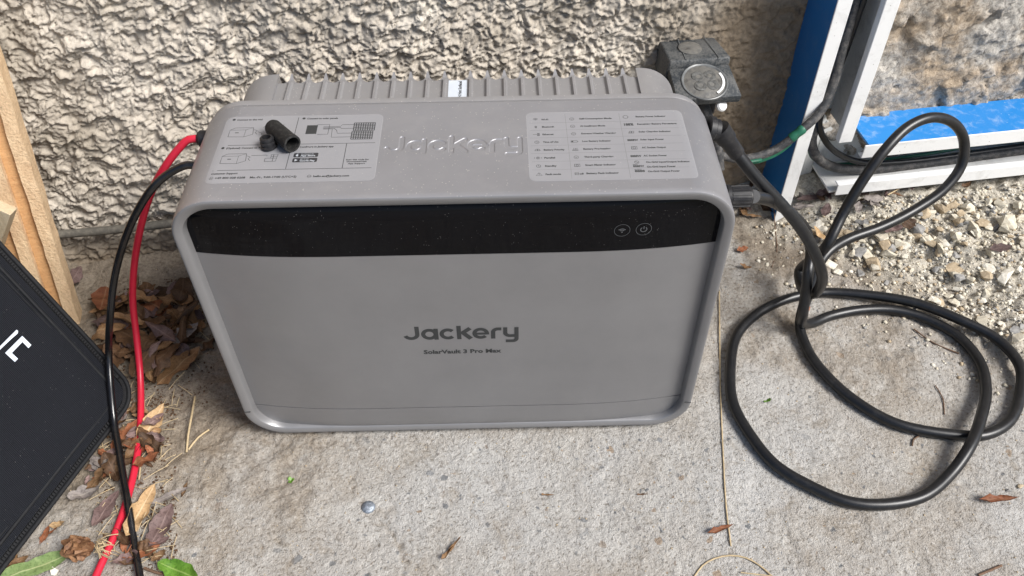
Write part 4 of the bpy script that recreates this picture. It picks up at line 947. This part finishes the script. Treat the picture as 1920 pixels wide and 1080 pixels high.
leaf(70, 1062, .092, 24, 'sage', 7, .004, (8, -3), 'long fading green leaf at the bottom left corner', name='green_leaf')
leaf(338, 1072, .046, -22, 'green', 0, .004, (10, 0), 'fresh green leaf at the bottom edge near the black cable', name='green_leaf')
leaf(1351, 992, .030, 18, 'rust', 5, .002, (0, 0), 'curled rust leaf under the long straw stalk')
leaf(1872, 936, .042, 2, 'rust', 5, .002, (0, 0), 'rolled rust leaf near the right edge of the frame')
leaf(1392, 467, .017, 20, 'rust', 6, .002, (10, 0), 'tiny rust leaf scrap by the unit\'s right side')
leaf(1397, 500, .017, -15, 'brown', 4, .002, (0, 10), 'tiny brown leaf scrap below the rust scrap')
leaf(1532, 455, .034, 105, 'tan', 2, .012, (30, 0), 'upright tan leaf behind the crossing of the thick cable')
leaf(1655, 455, .036, -10, 'purple', 4, .008, (0, 0), 'large crumpled purple-brown leaf under the raised cable loop')
leaf(1690, 448, .026, 30, 'dark', 6, .010, (25, 0), 'dark curled leaf right of the crumpled leaf under the loop')
leaf(1597, 462, .024, 80, 'dark', 1, .006, (0, 0), 'dark hollow leaf beside the cable fork')
leaf(1668, 375, .030, 10, 'rust', 6, .010, (20, 0), 'dark red leaf lying against the level trunking')
leaf(1520, 388, .050, 10, 'purple', 7, .006, (0, 0), 'long dull leaf at the foot of the upright trunking')
leaf(1512, 576, .016, 70, 'rust', 6, .002, (20, 0), 'small rust scrap behind the standing cable')
leaf(1858, 498, .030, 10, 'purple', 2, .010, (0, 0), 'flat purple-brown leaf among the gravel by a white stone')
leaf(1795, 285+95, .02, 30, 'dark', 4, .006, (0, 0), 'dark leaf scrap beside the green seedling')
leaf(1440, 400, .03, -30, 'dark', 4, .004, (0, 0), 'dark leaf at the foot of the blue trunking side')
leaf(1415, 385, .028, 20, 'dark', 6, .006, (0, 0), 'dark crumpled leaf behind the lower cable gland')
leaf(345, 915, .020, 85, 'brown', 5, .001, (0, 0), 'small upright brown scrap on the concrete by the leaves')
leaf(1205, 925+0, .012, 0, 'dark', 5, .001, (0, 0), 'tiny dark leaf scrap on the open concrete, left of the straw')
leaf(846, 1027, .030, 52, 'brown', 5, .001, (0, 0), 'thin brown leaf curl on the open concrete at the bottom')
leaf(1027, 925, .014, -5, 'brown', 5, .001, (0, 0), 'tiny brown leaf curl on the open concrete under the unit')
cols = ['dark', 'brown', 'brown', 'rust', 'dark', 'tan', 'purple']
def pile(n, poly, label, group, smin, smax, hmax, cols=cols, seed=1):
    R = random.Random(seed); xs_ = [p[0] for p in poly]; ys_ = [p[1] for p in poly]; k = 0
    def inside(x, y):
        c = False; m = len(poly)
        for i in range(m):
            (x1_, y1_), (x2_, y2_) = poly[i], poly[(i+1) % m]
            if (y1_ > y) != (y2_ > y) and x < (x2_-x1_)*(y-y1_)/(y2_-y1_)+x1_: c = not c
        return c
    while k < n:
        x, y = R.uniform(min(xs_), max(xs_)), R.uniform(min(ys_), max(ys_))
        if inside(x, y):
            size = R.uniform(smin, smax); c_ = R.choice(cols); kd = R.choice([0, 1, 2, 3, 4, 6]); fl = R.random() < .3
            sw = 'small' if size < smin+(smax-smin)*.3 else 'large' if size > smin+(smax-smin)*.7 else 'middling'
            u_ = (x-min(xs_))/(max(xs_)-min(xs_)); v_ = (y-min(ys_))/(max(ys_)-min(ys_))
            shp = {0: 'pointed', 1: 'cupped', 2: 'flat', 3: 'rolled', 4: 'crumpled', 6: 'broad'}[kd]
            lab = f"{sw} {shp} {dict(dark='dark brown', purple='purple-grey').get(c_, c_)} leaf {label}, {'upper' if v_ < .34 else 'lower' if v_ > .67 else 'middle'} {'left' if u_ < .34 else 'right' if u_ > .67 else 'centre'}"
            leaf(x, y, size, R.uniform(0, 360), c_, kd, R.uniform(.001, hmax), (R.uniform(-25, 25), R.uniform(-20, 20)), lab, group, flip=fl); k += 1
pile(86, [(190, 575), (250, 550), (300, 545), (352, 550), (395, 650), (360, 672), (300, 710), (265, 700), (200, 650)], 'in the pile beside the unit', 'leaves piled beside the unit', .026, .058, .018, ['dark', 'brown', 'dark', 'rust', 'dark', 'purple', 'brown'], seed=3)
pile(60, [(215, 770), (290, 760), (300, 850), (285, 880), (250, 860), (190, 900), (180, 960), (210, 1000), (300, 1010), (310, 1040), (230, 1060), (190, 1000), (160, 900)], 'under the two thin cables', 'leaf litter under the thin cables', .009, .030, .007, ['dark', 'brown', 'purple', 'rust', 'grey', 'dark'], seed=4)
pile(26, [(1460, 380), (1560, 375), (1700, 360), (1700, 400), (1600, 420), (1540, 440)], 'below the trunking', 'leaf litter at the trunking', .014, .030, .006, ['purple', 'dark', 'grey', 'purple'], 5)
pile(12, [(100, 985), (130, 960), (20, 1075), (0, 1075)], 'along the black bag', 'leaf scraps along the bag', .010, .022, .003, ['rust', 'brown', 'tan'], 6)
pile(14, [(1390, 360), (1430, 372), (1425, 410), (1385, 400)], 'behind the lower gland', 'leaf scraps behind the unit', .012, .026, .006, ['dark', 'purple', 'brown'], 8)

# snail-like seed husk, bolt, straws, twigs
sp = at(152, 1024, 'z', .012); b = MB()
ax_ = np.array([.8, -.25, .25]); b.lathe(sp-np.array([.013, 0, 0]), ax_, [(0, .003), (.002, .0085), (.006, .0125), (.0115, .0135), (.0118, .0125), (.014, .0125), (.019, .0120), (.0192, .0108), (.022, .0105), (.027, .0075), (.029, .003)], 22)
for i, v in enumerate(b.V):
    d = np.array(v)-sp; k_ = 1+.13*math.sin(d[0]*700+d[2]*500)+.10*math.sin(d[1]*900+1)+.07*math.sin((d[0]+d[1]-d[2])*2100); b.V[i] = tuple(sp+d*k_*np.array([.95, .82, .85]))
o = b.build('seed_husk', M['snail'], None, True, 25); meta(o, 'round ribbed brown seed husk near the bottom left', 'husk')
b = MB(); R = random.Random(12)
for k in range(26):
    p0 = sp+np.array([.014+R.uniform(-.003, .004), R.uniform(-.008, .006), R.uniform(-.004, .004)]); p1 = p0+np.array([R.uniform(.005, .018), R.uniform(-.014, .008), R.uniform(-.006, .004)]); p1[2] = max(p1[2], .003)
    b.tube([p0, (p0+p1)/2+np.array([0, 0, R.uniform(-.002, .004)]), p1], .0005, 5, .004)
o = b.build('straw_tuft', M['straw'], None); meta(o, 'tuft of pale dry fibres on the right of the brown husk', 'straw', kind='stuff')
bp_ = at(690, 948, 'z', .003); b = MB(); b.lathe((bp_[0], bp_[1], gz(bp_[0], bp_[1])-.001), (.1, -.1, 1), [(-.003, .0068), (-.001, .0072), (.0012, .0068), (.0030, .0050), (.0036, .002)], 20)
o = b.build('bolt_head', M['steel'], None, True, 60); meta(o, 'small round zinc bolt head set in the concrete', 'bolt')
def straw(P, r, label, mat='straw', name='straw', cat='straw', zs=None):
    Q = []
    for k, (x, y) in enumerate(P):
        p = at(x, y, 'z', .003); z = gz(p[0], p[1])+r+.0006+(zs[k] if zs else 0); Q.append(np.array([p[0], p[1], z]))
    o = MB().tube(Q, r, 7, .006).build(name, M[mat], None, True, 60); return meta(o, label, cat)
straw([(1349, 545), (1350, 640), (1352, 740), (1356, 850), (1362, 950), (1371, 1022)], .0008, 'long thin straw stalk on the concrete right of the unit')
straw([(1302, 1080), (1318, 1058), (1340, 1045), (1370, 1039), (1400, 1044), (1428, 1060), (1450, 1080)], .0008, 'arched straw stalk at the bottom edge', 'straw')
straw([(1390, 1071), (1450, 1078)], .0006, 'straight straw beside the arched straw')
straw([(348, 845), (354, 815), (362, 780), (366, 745)], .0012, 'upright straw stalk left of the unit base', zs=[0, .004, .006, .003])
straw([(352, 840), (372, 820), (391, 804)], .0011, 'short leaning straw left of the unit base')
straw([(261, 900), (262, 880), (264, 850)], .0010, 'white straw piece beside the red cable')
straw([(100+765/4.5, 840+1010/4.5), (100+860/4.5, 840+1045/4.5), (100+1000/4.5, 840+1075/4.5)], .0014, 'brown twig near the fresh green leaf', 'twig', 'twig', 'twig')
straw([(1754, 722), (1768, 745), (1772, 775)], .0006, 'thin curved twig inside the cable coil', 'twig', 'twig', 'twig')
straw([(1715, 615), (1750, 640), (1800, 660)], .0008, 'thin twig under the inner cable loop', 'twig', 'twig', 'twig')
straw([(1712, 834), (1714, 822), (1724, 816)], .0008, 'tiny hooked twig in front of the coil', 'twig', 'twig', 'twig')
straw([(1440, 385), (1452, 430), (1458, 465), (1448, 498)], .0006, 'hair-thin root hanging at the foot of the trunking', 'twig', 'twig', 'twig', [.02, .004, 0, 0])
straw([(1650, 400), (1700, 375), (1760, 362), (1830, 345)], .0009, 'long grey straw lying below the level trunking', 'straw', zs=[.008, .01, .01, .008])
straw([(1835, 1078), (1880, 1058)], .0012, 'short grey twig at the bottom right', 'twig', 'twig', 'twig')
R = random.Random(21); b = MB()
for k in range(150):
    x, y = (R.uniform(190, 330), R.uniform(740, 1060)) if k < 100 else (R.uniform(230, 380), R.uniform(560, 760))
    p = at(x, y, 'z', .003); a = R.uniform(0, 6.3); l = R.uniform(.004, .014); c = np.array([p[0], p[1], gz(p[0], p[1])+R.uniform(.001, .005)]); d = np.array([math.cos(a)*l, math.sin(a)*l, R.uniform(-.001, .002)])
    b.tube([c-d, c+np.array([0, 0, .001]), c+d], .0004, 4, .01)
o = b.build('straw_litter', M['straw'], None); meta(o, 'fine straw litter among the leaves at the left', 'straw', kind='stuff')

# ------------------------------------------------------------------ stones
def stone_mesh(seed, flat=.7, n=13):
    R = np.random.RandomState(seed); P = R.normal(size=(n, 3)); P /= np.linalg.norm(P, axis=1)[:, None]; P *= R.uniform(.8, 1.05, (n, 1)); P[:, 2] *= flat; P[:, 0] *= R.uniform(1, 1.4)
    bm = bmesh.new()
    for p in P: bm.verts.new(p*.5)
    r = bmesh.ops.convex_hull(bm, input=bm.verts); 
    bmesh.ops.delete(bm, geom=[v for v in bm.verts if not v.link_faces], context='VERTS')
    bmesh.ops.bevel(bm, geom=bm.edges[:], offset=.035, segments=1, affect='EDGES') if n < 0 else None
    me = bpy.data.meshes.new('stone'); bm.to_mesh(me); bm.free(); return me
SM = {}
def stone(px, py, size, label, group=None, mat=0, seed=0, sink_=.25, flat=.7, name='stone'):
    key = (seed % 12, mat, flat)
    if key not in SM: SM[key] = stone_mesh(seed % 12+3, flat); SM[key].materials.append(M['rock'][mat])
    p = at(px, py, 'z', .006); g_ = gz(p[0], p[1]); p = at(px, py, 'z', g_+size*.2); g_ = gz(p[0], p[1])
    o = bpy.data.objects.new(name, SM[key]); COL.objects.link(o); o.location = (p[0], p[1], g_+size*(.5*flat-sink_)); o.scale = (size,)*3; o.rotation_euler = (random.uniform(-.3, .3), random.uniform(-.3, .3), random.uniform(0, 6.3)); return meta(o, label, 'stone', group)
stone(1553, 490, .022, 'flat white stone chip beside the cable fork', None, 1, 1, .1, .35)
stone(1535, 415, .022, 'white stone at the foot of the level trunking', None, 1, 2)
stone(1890, 515, .026, 'white flat stone near the right edge in the gravel', None, 1, 4, .2, .5)
stone(1890, 420, .032, 'largest cream stone near the right edge below the trunking', None, 0, 5)
stone(1735, 398, .024, 'tan stone half under the raised cable loop', None, 3, 7, .2)
stone(1825, 425, .022, 'cream stone in the middle of the gravel bank', None, 0, 8)
stone(1800, 488, .024, 'tan split stone in the gravel right of the loop', None, 3, 9, .3, .5)
stone(1667, 548, .012, 'small cream pebble just above the coil', None, 1, 10)
stone(1661, 530, .010, 'small dark pebble next to the cream one above the coil', None, 2, 11)
stone(1762, 565, .012, 'orange-tan pebble above the right of the coil', None, 3, 3)
stone(1812, 598, .016, 'cream pebble touching the outer coil', None, 0, 6)
stone(1715, 806, .008, 'small tan pebble against the coil\'s front', None, 3, 2)
stone(1915, 912, .008, 'tan pebble at the right edge low down', None, 3, 4)
stone(1893, 925-5, .006, 'tiny grey pebble above the rolled rust leaf', None, 2, 4)
stone(1605, 478, .020, 'cream stone below the dark hollow leaf', None, 0, 4)
stone(1640, 490, .022, 'tan stone under the crumpled leaf', None, 3, 5, .3)
stone(100, 1069, .010, 'small white pebble at the bottom left', None, 1, 8)
R = random.Random(99); n = 0
LABS = ['pale', 'cream', 'grey', 'tan']
while n < 210:
    x, y = R.uniform(1520, 1925), R.uniform(352, 720); p = at(x, y, 'z', .006); d = gravel_d(p[0], p[1])
    if p[1] > wall_y(p[0])-.075 and p[0] > .45: continue
    if d < -.03 or (d < .01 and R.random() > .25): continue
    if R.random() > (1.0 if y < 470 else .45): continue
    m = R.choice([0, 0, 0, 1, 1, 2, 3]); k = R.random()
    size = (.007+.013*k**2.0)*(1 if y < 520 else .75); rowi = min(7, int((y-352)/46)); coli = min(7, int((x-1520)/50))
    lab = f"{'tiny' if size < .0085 else 'small' if size < .012 else 'larger'} {LABS[m]} gravel stone, {['first', 'second', 'third', 'fourth', 'fifth', 'sixth', 'seventh', 'eighth'][rowi]} row from trunking, {['far left', 'left', 'left of loop', 'under the loop', 'beside the loop', 'right', 'far right', 'at right edge'][coli]}"
    stone(x, y, size, lab, 'gravel bank stones', m, R.randrange(12), R.uniform(-.02, .2), .7); n += 1
# grit: far too many to count
def grit(name, pts, label, mat):
    R = np.random.RandomState(5); V = []; F = []
    T = np.array([(1, 0, -.5), (-.5, .87, -.5), (-.5, -.87, -.5), (.6, .6, .45), (-.8, .1, .45), (.3, -.8, .45)]); TF = [(0, 2, 1), (3, 4, 5), (0, 1, 3), (1, 4, 3), (1, 2, 4), (2, 5, 4), (2, 0, 5), (0, 3, 5)]
    pts = np.array(pts); n = len(pts); a = R.uniform(0, 6.28, n); P = T[None]*R.uniform(.65, 1.25, (n, 6, 3)); c, s = np.cos(a)[:, None], np.sin(a)[:, None]
    Q = np.stack([P[..., 0]*c-P[..., 1]*s, P[..., 0]*s+P[..., 1]*c, P[..., 2]*.75], -1)*pts[:, 3][:, None, None]*.5+pts[:, None, :3]
    F = (np.array(TF)[None]+(np.arange(n)*6)[:, None, None]).reshape(-1, 3)
    o = mk(name, Q.reshape(-1, 3), F, mat); return meta(o, label, 'gravel', kind='stuff')
rs = np.random.RandomState(8)
N = 38000; xx = rs.uniform(.36, 1.0, N); yy = rs.uniform(-.15, .40, N); dd = gravel_d(xx, yy)
keep = (dd > -.09) & (yy < wall_y(xx)-.066) & (rs.uniform(size=N) < np.where(dd > .0, .75, np.where(dd > -.025, .3, .1))); xx, yy = xx[keep], yy[keep]; hh = ground_fields(xx, yy)[0]; sz = .0016+.0060*rs.uniform(size=len(xx))**3
for k, mt in enumerate((M['rock'][0], M['rock'][1], M['rock'][3], M['rock'][2])):
    i = np.arange(len(xx)) % 7; sel = [(i < 3), (i == 3) | (i == 4), (i == 5), (i == 6)][k]
    grit('gravel', np.stack([xx, yy, hh+sz*.15, sz], 1)[sel], ['fine pale grit covering the gravel bank', 'fine cream grit covering the gravel bank', 'fine tan grit covering the gravel bank', 'fine grey grit covering the gravel bank'][k], mt)
N = 2600; xx = rs.uniform(-.6, .75, N); yy = rs.uniform(-.25, .3, N); hh = ground_fields(xx, yy)[0]; sz = .0007+.0018*rs.uniform(size=N)**3
grit('gravel', np.stack([xx, yy, hh+sz*.1, sz], 1), 'scattered sand grains on the concrete floor', M['rock'][3])
# little green bits
def sprig(px, py, s, label, n=7):
    p = at(px, py, 'z', .004); c = np.array([p[0], p[1], gz(p[0], p[1])]); R = random.Random(int(px)); b = MB()
    for k in range(n):
        a = R.uniform(0, 6.3); d = np.array([math.cos(a), math.sin(a), R.uniform(.3, 1)])*s; w = np.array([-math.sin(a), math.cos(a), .2])*s*.4
        b.add([c, c+d*.5+w, c+d, c+d*.5-w], [(0, 1, 2, 3)])
    o = b.build('green_sprig', M['leaf']['green'], None); return meta(o, label, 'plant')
sprig(544, 897, .004, 'tiny green moss tuft on the concrete in front of the unit')
sprig(1438, 746, .005, 'tiny green leaf bit inside the left of the coil', 4)
sprig(1880, 338, .014, 'small green seedling against the level trunking', 6)

# crumbs of soil and rotted leaf among the litter
N = 5200; k_ = rs.uniform(size=N) < .5
pxx = np.where(k_, rs.uniform(185, 330, N), rs.uniform(190, 400, N)); pyy = np.where(k_, rs.uniform(740, 1070, N), rs.uniform(520, 760, N))
pg = np.array([at(a_, b_, 'z', .002) for a_, b_ in zip(pxx, pyy)]); keep = (fbm(pg[:, 0], pg[:, 1], .03, 3, 77)+.35*rs.normal(size=N)) > .1; pg = pg[keep]; hh = ground_fields(pg[:, 0], pg[:, 1])[0]; sz = .0008+.0032*rs.uniform(size=len(pg))**3
grit('leaf_crumbs', np.stack([pg[:, 0], pg[:, 1], hh+sz*.15, sz], 1), 'dark crumbs of soil and rotted leaf around the thin cables', M['leaf']['dark'])
# alike leaves and stones: say which of them, counted from the left
alike = {}
for o in COL.objects:
    if o.parent is None and 'group' in o.keys(): alike.setdefault(o['label'], []).append(o)
for lab, os_ in alike.items():
    if len(os_) > 1:
        os_.sort(key=lambda o: (o.location.x-CAM[0])/(o.location.y-CAM[1]+.6))
        for k, o in enumerate(os_): o['label'] = lab+', '+['first', 'second', 'third', 'fourth', 'fifth', 'sixth', 'seventh'][min(k, 6)]+' from left'
